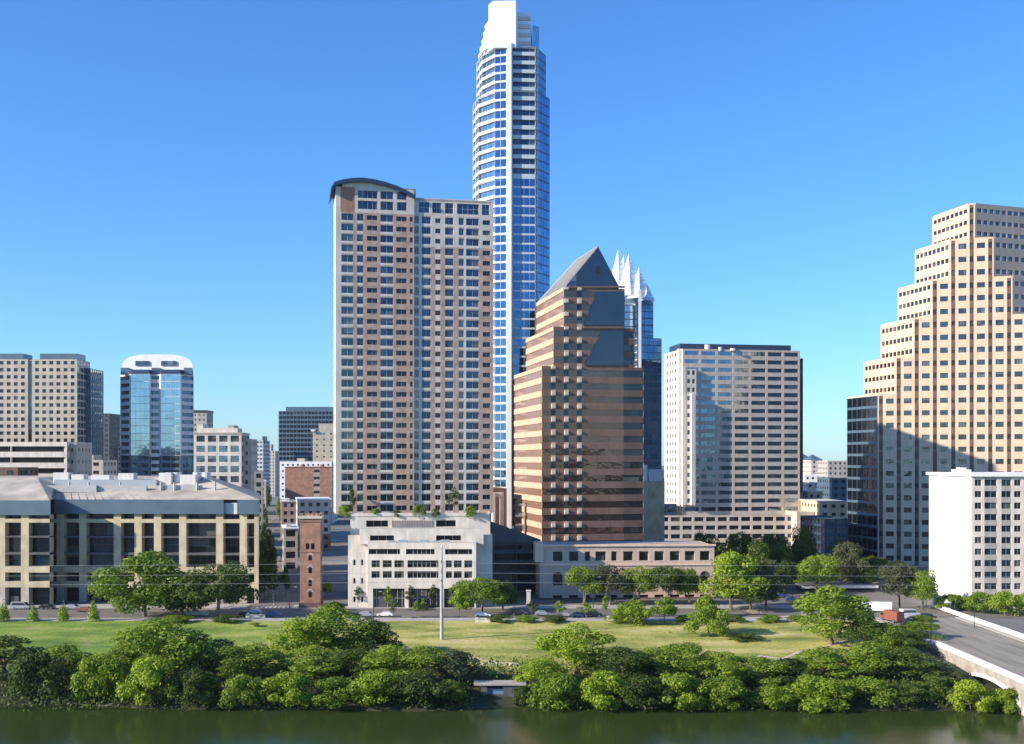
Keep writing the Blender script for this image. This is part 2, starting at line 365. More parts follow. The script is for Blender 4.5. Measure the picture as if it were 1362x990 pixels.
class Pieces:
    """every call makes a piece of its own"""
    def __init__(s): s.p = []
    def face(s, pts, m=0): a = MB(); a.face(pts, m); s.p.append(a)
    def prism(s, *a, **k): q = MB(); q.prism(*a, **k); s.p.append(q)
    def build(s, name, mats, parent):
        for q in s.p: q.build(name, mats, parent)
class Bld:
    def __init__(s, name, label, cat, base, wallmats, glassmats, frame='frame_d', group=None):
        s.root = empty(name, (base[0], base[1], 0), label, cat, group)
        s.wall = MB(); s.roof = Pieces(); s.wins = []; s.wm = [M[k] for k in wallmats]; s.gm = [M[k] for k in glassmats]
        s.frame = M[frame]; s.others = []
    def facade(s, P0, P1, us, zs, kind, depth=.3, mull=2.2, bar=.08):
        dx, dy = P1[0] - P0[0], P1[1] - P0[1]; Lg = math.hypot(dx, dy); dx /= Lg; dy /= Lg
        nx, ny = dy, -dx
        def pt(u, z, d=0): return (P0[0] + dx * u - nx * d, P0[1] + dy * u - ny * d, z)
        nu, nz = len(us) - 1, len(zs) - 1
        K = [[kind(i, j) for j in range(nz)] for i in range(nu)]
        g = lambda i, j: 0 <= i < nu and 0 <= j < nz and K[i][j][0] == 'g'
        for j in range(nz):                     # solid runs
            i = 0
            while i < nu:
                if K[i][j][0] == 'w':
                    k = i
                    while k + 1 < nu and K[k + 1][j] == K[i][j]: k += 1
                    s.wall.face([pt(us[i], zs[j]), pt(us[k + 1], zs[j]), pt(us[k + 1], zs[j + 1]), pt(us[i], zs[j + 1])], K[i][j][1])
                    i = k + 1
                else: i += 1
        for i in range(nu):
            for j in range(nz):
                if not g(i, j): continue
                u0, u1, z0, z1 = us[i], us[i + 1], zs[j], zs[j + 1]
                def wk(a, b, c=0):
                    return K[a][b][1] if 0 <= a < nu and 0 <= b < nz and K[a][b][0] == 'w' else c
                if not g(i - 1, j): s.wall.face([pt(u0, z0), pt(u0, z0, depth), pt(u0, z1, depth), pt(u0, z1)], wk(i - 1, j))
                if not g(i + 1, j): s.wall.face([pt(u1, z0, depth), pt(u1, z0), pt(u1, z1), pt(u1, z1, depth)], wk(i + 1, j))
                if not g(i, j - 1): s.wall.face([pt(u0, z0), pt(u1, z0), pt(u1, z0, depth), pt(u0, z0, depth)], wk(i, j - 1))
                if not g(i, j + 1): s.wall.face([pt(u0, z1, depth), pt(u1, z1, depth), pt(u1, z1), pt(u0, z1)], wk(i, j + 1))
            j = 0
            while j < nz:
                if g(i, j):
                    k = j
                    while k + 1 < nz and K[i][k + 1] == K[i][j]: k += 1
                    u0, u1, z0, z1 = us[i], us[i + 1], zs[j], zs[k + 1]
                    q = [([pt(u0, z0, depth), pt(u1, z0, depth), pt(u1, z1, depth), pt(u0, z1, depth)], K[i][j][1])]
                    w, h = u1 - u0, z1 - z0; fi = len(s.gm)
                    if mull and w > mull * .75:
                        n = max(2, round(w / mull)); hb = bar / 2; dd = depth - .07
                        for a in range(1, n):
                            uc = u0 + w * a / n
                            q.append(([pt(uc - hb, z0, dd), pt(uc + hb, z0, dd), pt(uc + hb, z1, dd), pt(uc - hb, z1, dd)], fi))
                        if h > 3.2:
                            m_ = max(2, round(h / 2.6))
                            for a in range(1, m_):
                                zc = z0 + h * a / m_
                                q.append(([pt(u0, zc - hb, dd + .01), pt(u1, zc - hb, dd + .01), pt(u1, zc + hb, dd + .01), pt(u0, zc + hb, dd + .01)], fi))
                    yy = (P0[1] + P1[1]) / 2
                    vis = max(.02, -(ny * yy + nx * ((P0[0] + P1[0]) / 2)) / yy) if True else 1
                    s.wins.append((w * h / yy ** 2 * vis, q))
                    j = k + 1
                else: j += 1
    def grid(s, P0, P1, z0, z1, bay=3.6, fl=3.6, wf=.6, hf=.5, wall=0, sp=None, g=0, depth=.3, end=.5, sill=.3, mull=2.2, sel=None, band=False):
        Lg = math.hypot(P1[0] - P0[0], P1[1] - P0[1]); n = max(1, round((Lg - 2 * end) / bay)); b = (Lg - 2 * end) / n
        nf = max(1, round((z1 - z0) / fl)); f = (z1 - z0) / nf
        us = [0]; ck = []
        if end > .01: us.append(end); ck.append('p')
        for i in range(n):
            u = end + i * b
            if wf < .999:
                us += [u + b * (1 - wf) / 2, u + b * (1 + wf) / 2, u + b]; ck += ['p', 'w', 'p']
            else: us += [u + b]; ck += ['w']
        if end > .01: us.append(Lg); ck.append('p')
        zs = [z0]; rk = []
        for j in range(nf):
            z = z0 + j * f; zs += [z + f * sill, z + f * (sill + hf), z + f]; rk += ['s', 'w', 's']
        sp = wall if sp is None else sp
        def kind(i, j):
            if sel:
                r = sel(i, j, ck[i], rk[j], us[i], zs[j])
                if r: return r
            if ck[i] == 'w' and rk[j] == 'w': return ('g', g)
            if band and ck[i] == 'p' and rk[j] == 'w': return ('w', wall)
            if ck[i] == 'p': return ('w', wall)
            return ('w', sp)
        s.facade(P0, P1, us, zs, kind, depth, mull)
    def plainwall(s, P0, P1, z0, z1, m=0):
        s.wall.face([(P0[0], P0[1], z0), (P1[0], P1[1], z0), (P1[0], P1[1], z1), (P0[0], P0[1], z1)], m)
    def tier(s, poly, z0, z1, styles, roof=True, par=.9, rm=0, wm=0):
        n = len(poly)
        for i in range(n):
            st = styles.get(i) if isinstance(styles, dict) else styles
            a, b = poly[i], poly[(i + 1) % n]
            if st: st(a, b, z0, z1)
            else: s.plainwall(a, b, z0, z1, wm)
        if roof:
            ins = inset(poly, .35)
            for i in range(n):
                j = (i + 1) % n
                s.wall.face([(*poly[i], z1), (*poly[j], z1), (*ins[j], z1), (*ins[i], z1)], wm)
                s.wall.face([(*ins[i], z1), (*ins[j], z1), (*ins[j], z1 - par), (*ins[i], z1 - par)], wm)
            s.roof.face([(*p, z1 - par) for p in ins], rm)
    def part(s, name, mb, mats): return mb.build(name, mats, s.root)
    def finish(s, roofmats=None, most=100):
        s.wall.build('wall', s.wm, s.root)
        s.roof.build('roof', roofmats or [M['roofgrey']], s.root)
        s.wins.sort(key=lambda t: -t[0])
        mats = s.gm + [s.frame]
        rest = MB()
        for k, (_, q) in enumerate(s.wins):
            mb = MB() if k < most else rest
            for pts, mi in q: mb.face(pts, mi)
            if k < most: mb.build('window', mats, s.root)
        o = rest.build('window', mats, s.root)
        if o: o['kind'] = 'stuff'
        return s.root

def quad_fp(px0, Y0, r, px1, depth):
    """footprint: front left corner seen at px0 at distance Y0, front runs at angle r to px1, goes back by depth"""
    A = PT(px0, Y0); u = dirv(r); v = backv(r); t = along(A, r, px1); B_ = add(A, u, t)
    return [A, B_, add(B_, v, depth), add(A, v, depth)]

exec_parts = []
# ================================================================== BUILDINGS
def G(b, **kw):
    return lambda a, c, z0, z1: b.grid(a, c, z0, z1, **kw)

# ---- residential tower with curved roof, and its podium ---------------------------------
def residential_tower():
    Y0 = 354; r = R(11); A = PT(446.5, Y0); u = dirv(r); v = backv(r)
    b = Bld('apartment_tower', 'tall pink and cream apartment tower with curved slate roof above a cream podium', 'apartment tower', add(A, u, 20),
            ['cream', 'pinkbrick', 'slab', 'orangebrick', 'grey'], ['g_navy', 'g_dark', 'g_olive', 'g_blue', 'g_black'], 'frame_l')
    fl = 3.18; zb = PZ(684, Y0); nf = 29; zt = zb + nf * fl; zc = PZ(248, Y0)
    U = lambda px, P=A: along(P, r, px)
    left = [(446.5, 'c'), (454, 'G2'), (470, 'p'), (475, 'G0'), (483, 'p'), (488, 'b'), (502, 'p'), (506, 'G0'), (523, 'p'), (527, 'b'), (541, 'p'), (545, 'b'), (549, 'p')]
    B_ = add(A, u, U(551)); C_ = add(B_, v, .6)
    right = [(553, 'G2'), (557, 'c'), (561, 'G0'), (573, 'p'), (579, 'b'), (586, 'p'), (592, 'G0'), (603, 'p'), (610, 'G2'), (617, 'c'), (620, 'G0'), (637, 'p'), (642, 'b'), (652, 'p')]
    D_ = add(C_, u, along(C_, r, 656)); dep = 15
    E_ = add(D_, v, dep); F_ = add(A, v, dep + .6)
    F_ = add(F_, u, -0.0)
    def cols(P, lst, endpx):
        us = [max(0, along(P, r, p)) for p, _ in lst] + [along(P, r, endpx)]
        us[0] = 0; return us, [k for _, k in lst]
    def rows(n, z):
        zs = [z]
        for j in range(n): zs += [z + fl * j + .7, z + fl * j + 1.0, z + fl * j + 2.45, z + fl * j + 2.75, z + fl * (j + 1)]
        return zs
    def mk(ck, topc):
        def kind(i, j):
            f_, rr = divmod(j, 5); k = ck[i]; cr = f_ >= nf - topc
            if k[0] == 'G':
                if rr in (1, 2, 3): return ('g', int(k[1]))
                return ('w', 2 if rr == 0 else 4)
            if k == 'b':
                if rr == 2: return ('g', 1)
                return ('w', 0 if cr else (2 if i % 3 == 1 else 1))
            if k == 'c': return ('w', 0)
            return ('w', 0 if cr else 1)
        return kind
    usl, ckl = cols(A, left, 551); usr, ckr = cols(C_, right, 656)
    b.facade(A, B_, usl, rows(nf, zb), mk(ckl, 0), .35, mull=1.7)
    b.plainwall(B_, C_, zb, zc, 0)
    b.facade(C_, D_, usr, rows(nf, zb), mk(ckr, 3), .35, mull=1.7)
    sd = G(b, bay=5, fl=fl, wf=.45, hf=.45, wall=0, g=1, end=1)
    sd(D_, E_, zb, zt); b.plainwall(E_, F_, zb, zt, 1)
    sd(F_, A, zb, zt)
    # crown storeys, framed in cream
    ztr = PZ(268, Y0 + 10); hz = (zc - zt)
    cl = [(446.5, 'c'), (453, 'x'), (472, 'c'), (476, 'W'), (502, 'c'), (506, 'W'), (523, 'c'), (528, 'W'), (541, 'c')]
    us, ck = cols(A, cl, 551)
    zs = [zt, zt + 1.1, zt + hz * .48, zt + hz * .58, zt + hz - .9, zc]
    b.facade(A, B_, us, zs, lambda i, j: ('w', 3) if ck[i] == 'x' else (('g', 0) if ck[i] == 'W' and j in (1, 3) else ('w', 0)), .4, mull=1.6)
    cr = [(553, 'c'), (557, 'W'), (571, 'c'), (575, 'W'), (587, 'c'), (592, 'W'), (603, 'c'), (608, 'W'), (637, 'c'), (641, 'W'), (651, 'c')]
    us2, ck2 = cols(C_, cr, 656); zrt = PZ(262, Y0 + 3)
    b.facade(C_, D_, us2, [zt, zt + .9, zrt - 1, zrt], lambda i, j: ('g', 0) if ck2[i] == 'W' and j == 1 else ('w', 0), .4, mull=1.6)
    b.plainwall(D_, E_, zt, zrt, 0)
    b.roof.prism(inset([C_, D_, E_, add(C_, v, dep)], .5), zrt - .6, zrt - .3)
    b.wall.prism([add(C_, u, .5), add(D_, u, -.5), add(add(D_, u, -.5), v, .5), add(add(C_, u, .5), v, .5)], zrt - .6, zrt + .3, 0)
    # curved roof slab over the left half
    arc = [(440, 251), (445, 243), (455, 240), (468, 238), (482, 237.5), (497, 239.5), (512, 243), (527, 248), (540, 254), (552, 261)]
    def sec(px, py, back, dz=0):
        t = along(A, r, px); p = add(add(A, u, t), v, back); return (p[0], p[1], PZ(py, A[1] + u[1] * t) + dz)
    rf = MB()
    for k in range(len(arc) - 1):
        a0, a1 = arc[k], arc[k + 1]
        f0, f1 = sec(*a0, -1.2), sec(*a1, -1.2); b0, b1 = sec(*a0, dep + 3), sec(*a1, dep + 3)
        lo = lambda p: (p[0], p[1], p[2] - 1.15)
        rf.face([f0, f1, b1, b0]); rf.face([lo(f0), lo(b0), lo(b1), lo(f1)]); rf.face([lo(f0), lo(f1), f1, f0]); rf.face([b0, b1, lo(b1), lo(b0)])
    for a0 in (arc[0], arc[-1]):
        f0, b0 = sec(*a0, -1.2), sec(*a0, dep + 3); rf.face([f0, b0, lo(b0), lo(f0)])
    b.part('curved_roof', rf, M['navy'])
    fill = MB()
    for k in range(2, len(arc) - 1):
        a0, a1 = arc[k], arc[k + 1]; x0, x1 = max(447, a0[0]), min(551, a1[0])
        q = [sec(x0, a0[1], .02), sec(x1, a1[1], .02)]; q = [(p[0], p[1], max(zc, p[2] - 1.0)) for p in q]
        g0, g1 = sec(x0, 0, .02), sec(x1, 0, .02)
        zl = zc - 2.2
        if x1 > x0 and q[0][2] + q[1][2] > 2 * zc + .05:
            fill.face([(g0[0], g0[1], zc), (g1[0], g1[1], zc), q[1], q[0]])
    b.part('gable', fill, M['cream'])
    b.plainwall(F_, A, zt, zc, 0); b.plainwall(E_, F_, zt, zc, 0)
    # small roof pieces
    pt = add(add(A, u, along(A, r, 544)), v, 8); pe = MB(); pe.box((pt[0], pt[1], zrt - .5), (5, 8, 4.2), r); b.part('lift_housing', pe, M['peachdark'])
    for px, w, h in ((580, 4, 1.6), (606, 3, 1.2), (631, 6, 1.4)):
        pt = add(add(C_, u, along(C_, r, px)), v, 9); pe = MB(); pe.box((pt[0], pt[1], zrt - .3), (w, 4, h), r); b.part('rooftop_unit', pe, M['grey'])
    # ---------------- podium: terraces stepping down to the street
    def fp(px0, Y, px1, dp, rr=r): return quad_fp(px0, Y, rr, px1, dp)
    zA = PZ(687, 352)
    # back terrace that carries the tower
    pod = fp(463, 348.5, 655, 46, R(3))
    zP = PZ(712, 348.5)
    ta = fp(466, 350.3, 652, 42, R(3))
    def strip_front(P0, P1, z0, z1, slots, zs_, g=4, wall=0, depth=2.0):
        rr = math.atan2(P1[1] - P0[1], P1[0] - P0[0]); Lg = math.hypot(P1[0] - P0[0], P1[1] - P0[1])
        us = [0]; ck = []
        for a, c, gg in slots:
            us += [along(P0, rr, a), along(P0, rr, c)]; ck += [None, gg]
        us.append(Lg); ck.append(None)
        def kind(i, j):
            if zs_[j][1] and ck[i] is not None: return ('g', ck[i])
            return ('w', wall)
        b.facade(P0, P1, us, [z0] + [q[0] for q in zs_], kind, depth, mull=2.4)
    Yf = 353
    b.facade(pod[0], pod[1], [0, math.hypot(pod[1][0] - pod[0][0], pod[1][1] - pod[0][1])], [0, zP], lambda i, j: ('w', 0))
    sdg = G(b, bay=6, fl=4.2, wf=.9, hf=.55, wall=2, g=3, end=.3, depth=.2)
    b.plainwall(pod[1], pod[2], 0, zP, 2); b.plainwall(pod[2], pod[3], 0, zP, 0); sdg(pod[3], pod[0], 0, zP)
    b.roof.face([(*p, zP) for p in pod])
    za0, za1 = zP, PZ(687, 350.3)
    strip_front(ta[0], ta[1], za0, za1, [(487, 516, 4), (580, 606, 4)], [(PZ(701, 351), 0), (PZ(692.5, 351), 1), (za1, 0)])
    b.plainwall(ta[1], ta[2], za0, za1, 0); b.plainwall(ta[2], ta[3], za0, za1, 0); b.plainwall(ta[3], ta[0], za0, za1, 0)
    b.roof.face([(*p, za1 - .02) for p in ta])
    par = MB()
    for i in (0, 1, 3):
        p, q = ta[i], ta[(i + 1) % 4]; dx, dy = q[0] - p[0], q[1] - p[1]; Lg = math.hypot(dx, dy)
        par.box(((p[0] + q[0]) / 2, (p[1] + q[1]) / 2, za1), (Lg - .5, .35, 1.0), math.atan2(dy, dx))
    b.part('parapet', par, M['cream'])
    gr = MB(); p = add(add(ta[0], dirv(R(3)), along(ta[0], R(3), 548)), backv(R(3)), -.15)
    for k in range(-8, 9):
        q = add(p, dirv(R(3)), k * .75); gr.box((q[0], q[1], PZ(701, 351)), (.18, .2, 2.0), R(3))
    b.part('grille', gr, M['pinkbrick'])
    # front block on the street
    fb = fp(489, 345.2, 633, 9.5, R(-1)); zF = PZ(722, 345); rb = R(-1)
    wc = [(494, 505), (509, 521), (524.5, 537), (542, 583), (593, 601), (603.5, 614), (617.5, 628)]
    slots = [(490.5, 532), (540, 578), (592, 628)]
    low = [(496, 538), (543.5, 585), (590.5, 631)]
    Lf = math.hypot(fb[1][0] - fb[0][0], fb[1][1] - fb[0][1])
    edges = sorted({0, Lf} | {along(fb[0], rb, x) for lst in (wc, slots, low) for q in lst for x in q})
    zz = [0, PZ(783, 345), PZ(769, 345), PZ(760, 345), PZ(755, 345), PZ(745.5, 345), PZ(737.5, 345), PZ(730.5, 345), zF]
    def inn(lst, i):
        m_ = (edges[i] + edges[i + 1]) / 2
        for k, (a, c) in enumerate(lst):
            if along(fb[0], rb, a) < m_ < along(fb[0], rb, c): return k
        return None
    def kind(i, j):
        if j == 0: return ('g', 1) if inn(low, i) is not None else ('w', 0)
        if j in (2, 4):
            k = inn(wc, i)
            if k is not None: return ('g', 0 if k == 3 else 2)
            return ('w', 0)
        if j == 6: return ('g', 4) if inn(slots, i) is not None else ('w', 2)
        if j in (5,): return ('w', 2)
        return ('w', 0)
    b.facade(fb[0], fb[1], edges, zz, kind, .7, mull=1.3)
    b.plainwall(fb[1], fb[2], 0, zF, 2); b.plainwall(fb[3], fb[0], 0, zF, 0); b.roof.face([(*p, zF) for p in fb])
    # middle ledge band with its dark slots, above the front block
    ml = fp(478, 347.3, 643, 2.0, R(1)); z0m, z1m = zF - .6, PZ(703.5, 347.3)
    strip_front(ml[0], ml[1], z0m, z1m, [(492, 524, 4), (580, 613, 4)], [(PZ(719.5, 347), 0), (PZ(712.5, 347), 1), (z1m, 0)], depth=1.2)
    b.plainwall(ml[1], ml[2], z0m, z1m, 0); b.plainwall(ml[3], ml[0], z0m, z1m, 0); b.plainwall(ml[2], ml[3], z0m, z1m, 0); b.roof.face([(*p, z1m) for p in ml])
    cn = MB()
    for k, px in enumerate((522, 536, 550, 564, 578, 592)):
        p = PT(px, 345.9); cn.box((p[0], p[1], zF), (2.6, 1.6, .5 + .3 * (k % 2)), rb)
    b.part('planter', cn, M['roofblue'])
    # doors at street level
    for px in (514, 562, 608):
        p = add(PT(px, 344.9), backv(rb), 1.2)
        d_ = MB(); d_.box((p[0], p[1], 0), (2.2, .15, 2.6), rb); b.part('door', d_, M['frame_l'])
    # left wing wall
    lw = fp(464, 346.2, 489, 8, R(-1)); zl = PZ(735, 346)
    b.tier(lw, 0, zl, {0: G(b, bay=3, fl=5, wf=.3, hf=.3, wall=0, g=1)}, par=.5)
    # lamp post balls etc on terrace: pots with shrubs are things of their own
    return b.finish()
APT = residential_tower()

# ---- supertall glass skyscraper ----------------------------------------------------------
def glass_skyscraper():
    b = Bld('glass_skyscraper', 'tallest slender blue glass skyscraper with white balconies and bright white crown', 'skyscraper', PT(680, 460),
            ['slabcool', 'paleblue', 'navy', 'cream'], ['g_deep', 'g_pale', 'g_navy', 'g_black'], 'frame_l')
    def P(px, Y): return PT(px, Y + 14)
    fl = 3.8
    def stack(z0, z1, dx, mid, lowmid):
        pts = [P(629 + dx, 468), P(636 + dx, 458), P(658, 450), P(673.5, 448.5), P(682, 448.3), P(712, 449), P(716, 451), P(731 - dx, 459), P(731 - dx, 480), P(640, 484)]
        slat = G(b, bay=4, fl=fl, wf=1, hf=.66, wall=0, sp=0, g=1, depth=.8, end=.01, sill=.3, mull=3)
        slatp = G(b, bay=4, fl=fl, wf=.9, hf=.64, wall=1, sp=0, g=0, depth=1.0, end=.2, sill=.3, mull=3)
        win = G(b, bay=2.2, fl=fl, wf=.94, hf=.76, wall=1, sp=1, g=0, depth=.12, end=.05, sill=.2, mull=0)
        blue = G(b, bay=2.2, fl=fl, wf=.98, hf=.84, wall=2, sp=2, g=0, depth=.06, end=.05, sill=.1, mull=0)
        band = G(b, bay=4.4, fl=fl, wf=1, hf=.6, wall=1, sp=1, g=2, depth=.9, end=.01, sill=.42, mull=2.2)
        band2 = G(b, bay=2.2, fl=fl, wf=.97, hf=.8, wall=1, sp=1, g=0, depth=.1, end=.05, sill=.12, mull=0)
        st = {0: slatp, 1: slat, 2: win, 3: None, 4: band if mid else band2, 5: G(b, bay=1, fl=fl, wf=.6, hf=.8, wall=1, g=1), 6: blue, 7: blue, 8: None, 9: slatp}
        b.tier(pts, z0, z1, st, par=.5, wm=1)
    z = lambda py: PZ(py, 464)
    stack(z(700), z(238), 0, False, True)
    stack(z(238), z(122), 0, True, False)
    stack(z(122), z(64), 5, True, False)
    # white vertical fin
    fn = MB(); p = P(677.6, 447.6); fn.box((p[0], p[1], 0), (1.6, 1.4, z(60)), 0); b.part('vertical_fin', fn, M['white'])
    # crown: tall pale box, cylinder-like bay and slatted sides, white painted in for sun glare
    fb_ = MB(); fb_.prism([P(655, 452), P(706, 452), P(708, 474), P(650, 474)], z(64.5), z(14)); b.part('crown_core', fb_, M['glareglass'])
    cb = MB(); cb.prism([P(650, 452), P(656, 448), P(686, 447.5), P(689, 451), P(689, 460), P(650, 460)], z(66), z(4)); b.part('crown_bay', cb, M['glareglass'])
    for k in range(5):
        s_ = MB(); zz = z(60 - 9.5 * k); q = 3 + k * 2.2
        s_.prism([P(633 + q, 466 - k * .6), P(640 + q, 456), P(655, 451), P(657, 458), P(650, 468)], zz, zz + 1.3); b.part('crown_slat', s_, M['white'])
    for k, px in enumerate((644, 648.5, 652)):
        p = P(px, 457 - k * 2); s_ = MB(); s_.box((p[0], p[1], z(65)), (.4, .4, z(20) - z(65) - 8 + k * 4)); b.part('crown_post', s_, M['white'])
    rs = MB(); rs.prism([P(708.3, 456), P(717, 458), P(717, 470), P(708.3, 470)], z(64.5), z(26)); b.part('crown_side', rs, M['g_pale'])
    for k in range(4):
        lo = MB(); lo.box((*P(695, 451.6), z(58 - k * 11)), (6.6, .3, 1.5)); b.part('crown_louvre', lo, M['whiteblue'])
    # street level portal
    pr = MB(); q0, q1 = P(655, 424), P(668.5, 427)
    zt = PZ(655, 425)
    pr.box((PX(656.2, 425), 425, 0), (.8, 3, zt - .1), GR); pr.box((PX(667.3, 427), 427, 0), (.9, 3, zt - .1), GR); pr.box((PX(661.8, 426), 426, zt - 1.6), (2.4, 2.6, 1.5), GR)
    b.part('portal', pr, M['cream'])
    pb = MB(); pb.prism(quad_fp(640, 432, GR, 674, 22), 0, PZ(650, 430)); b.part('base_block', pb, M['peachdark'])
    return b.finish()
glass_skyscraper()

# ---- pink granite pyramid-topped office tower ---------------------------------------------
def pyramid_tower():
    Y0 = 405; r = GR; u = dirv(r); v = backv(r)
    b = Bld('office_tower', 'stepped pink granite office tower with dark glass pyramid gable on top', 'office tower', PT(770, Y0),
            ['coppergranite', 'redgranite', 'peachdark', 'cream'], ['g_bronze', 'g_slate', 'g_dark', 'g_bronze_lit'], 'frame_d')
    A1 = PT(720.5, Y0); fl = 4.78
    zt = [PZ(487, Y0), PZ(434, Y0), PZ(381, Y0)]; z0 = PZ(722, Y0) - 3
    lefts = [720.5, 736, 749.5]; rights = [856, 844, 831]; backs = [46, 44, 42]
    zlo = z0
    for k in range(3):
        Pk = add(A1, u, along(A1, r, lefts[k])); Pr = add(A1, u, along(A1, r, rights[k]))
        Pm = add(A1, u, along(A1, r, 829)); n = round((zt[k] - zlo) / fl); f = (zt[k] - zlo) / n
        # left face: continuous light bands over bronze glass, both coloured as sunlit
        Bk = add(Pk, v, backs[k])
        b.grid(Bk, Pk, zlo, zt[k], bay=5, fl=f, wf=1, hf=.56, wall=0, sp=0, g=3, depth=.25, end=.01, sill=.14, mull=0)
        # front: punched bays to px 776, then bands
        cs = [736, 753.3, 770.8]; us = [0]; ck = []
        for c in cs:
            a0, a1 = along(Pk, r, c - 3.2), along(Pk, r, c + 3.2)
            if a0 < .3: continue
            us += [a0, a1]; ck += ['m', 'p']
        us += [along(Pk, r, 776)]; ck += ['m']
        Lf = math.hypot(Pr[0] - Pk[0], Pr[1] - Pk[1])
        if rights[k] > 833:
            us += [along(Pk, r, 829.5), Lf]; ck += ['b', 'd']
        else: us += [Lf]; ck += ['b']
        zs = [zlo]
        for j in range(n): zs += [zlo + f * j + .25 * f, zlo + f * j + .75 * f, zlo + f * (j + 1)]
        def kind(i, j, n=n, k=k, ck=ck):
            fl_, rr = divmod(j, 3); c = ck[i]
            if c == 'p': return ('w', 0) if rr != 1 else ('g', 2)
            if c == 'm': return ('g', 0) if rr == 1 else ('w', 1)
            if c == 'b': return ('g', 0) if rr == 1 else ('w', 1)
            return ('g', 2) if rr == 1 else ('w', 2)
        b.facade(Pk, Pr, us, zs, kind, .22, mull=0)
        # square light stone blocks proud of the front at every floor line, paled as if sunlit
        for c in cs:
            if along(Pk, r, c) < 1: continue
            bl = MB()
            for j in range(1, n + 1):
                p = add(add(A1, u, along(A1, r, c)), v, -.2); bl.box((p[0], p[1], zlo + f * j - .8), (1.35, .5, 1.35 if j < n else .8), r)
            b.part('stone_blocks', bl, M['slab'])
        Cb = add(Pr, v, backs[k])
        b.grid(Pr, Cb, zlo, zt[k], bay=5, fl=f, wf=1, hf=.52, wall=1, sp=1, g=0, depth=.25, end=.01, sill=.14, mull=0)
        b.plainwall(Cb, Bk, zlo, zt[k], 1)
        b.roof.face([(*p, zt[k]) for p in (Pk, Pr, Cb, Bk)])
        zlo = zt[k]
    # flat glass obelisks on the front
    def plate(pts, d, name, mat, th=.5):
        q = []
        for px, py in pts:
            t = along(A1, r, px); p = add(A1, u, t); q.append((p, PZ(py, p[1])))
        mb = MB(); fr = [(p[0] - v[0] * d, p[1] - v[1] * d, z) for p, z in q]; bk = [(p[0] + v[0] * th, p[1] + v[1] * th, z) for p, z in q]
        mb.face(fr); mb.face(bk[::-1]); n = len(q)
        for i in range(n): mb.face([fr[i], bk[i], bk[(i + 1) % n], fr[(i + 1) % n]])
        b.part(name, mb, M[mat])
    plate([(776, 433), (830, 433), (830, 388), (794, 388)], .35, 'glass_plate', 'g_slate')
    plate([(777, 486), (829, 486), (829, 440), (801, 440)], .35, 'glass_plate', 'g_slate')
    plate([(753, 383), (831, 383), (831, 380.5), (753, 380.5)], .3, 'stone_band', 'redgranite')
    plate([(776, 437), (829, 437), (829, 434.5), (776, 434.5)], .4, 'stone_band', 'redgranite')
    # pyramid roof: gable in front, ridge running back, hipped at the rear
    tL, tR, tA = along(A1, r, 768), along(A1, r, 823), along(A1, r, 795)
    zr, zb = PZ(328, Y0 + 3), zt[2] + .02
    f_l = add(A1, u, tL); f_r = add(A1, u, tR); f_a = add(A1, u, tA)
    off = -.15
    f_l, f_r, f_a = [add(p, v, off) for p in (f_l, f_r, f_a)]
    bl_, br_ = add(f_l, v, 41.5), add(f_r, v, 41.5); ra = add(f_a, v, 29); ra_z = zr
    ll = add(add(A1, u, along(A1, r, 752)), v, 1.0); lb = add(ll, v, 40)
    rf = MB()
    rf.face([(*f_l, zb), (*f_a, zr), (*ra, ra_z), (*lb, zb), (*ll, zb)])
    rf.face([(*f_r, zb), (*br_, zb), (*ra, ra_z), (*f_a, zr)])
    rf.face([(*lb, zb), (*ra, ra_z), (*br_, zb)])
    b.part('glazed_roof', rf, M['g_olive'])
    rib = MB()
    for k in range(9):
        t = k / 8 * .97
        top = Vector((*add(f_a, v, 29 * t), zr + .1)); bot = Vector((*add(ll, v, 39.5 * t), zb + .15)); rib.tube(top, bot, .16, n=5)
    rib.tube((*f_a, zr + .15), (*ra, ra_z + .15), .35, n=6); rib.tube((*ra, ra_z + .1), (*lb, zb + .1), .35, n=6)
    b.part('roof_ribs', rib, M['steel'])
    plate([(768, 381), (823, 381), (795, 328)], .3, 'gable', 'g_slate', .1)
    vt = MB(); p = add(add(A1, u, along(A1, r, 795)), v, -.5); vt.prism([add(p, u, -.7), add(p, u, .7), add(add(p, u, .7), v, .1), add(add(p, u, -.7), v, .1)], PZ(362, Y0), PZ(352, Y0)); b.part('vent', vt, M['darkmetal'])
    return b.finish()
pyramid_tower()

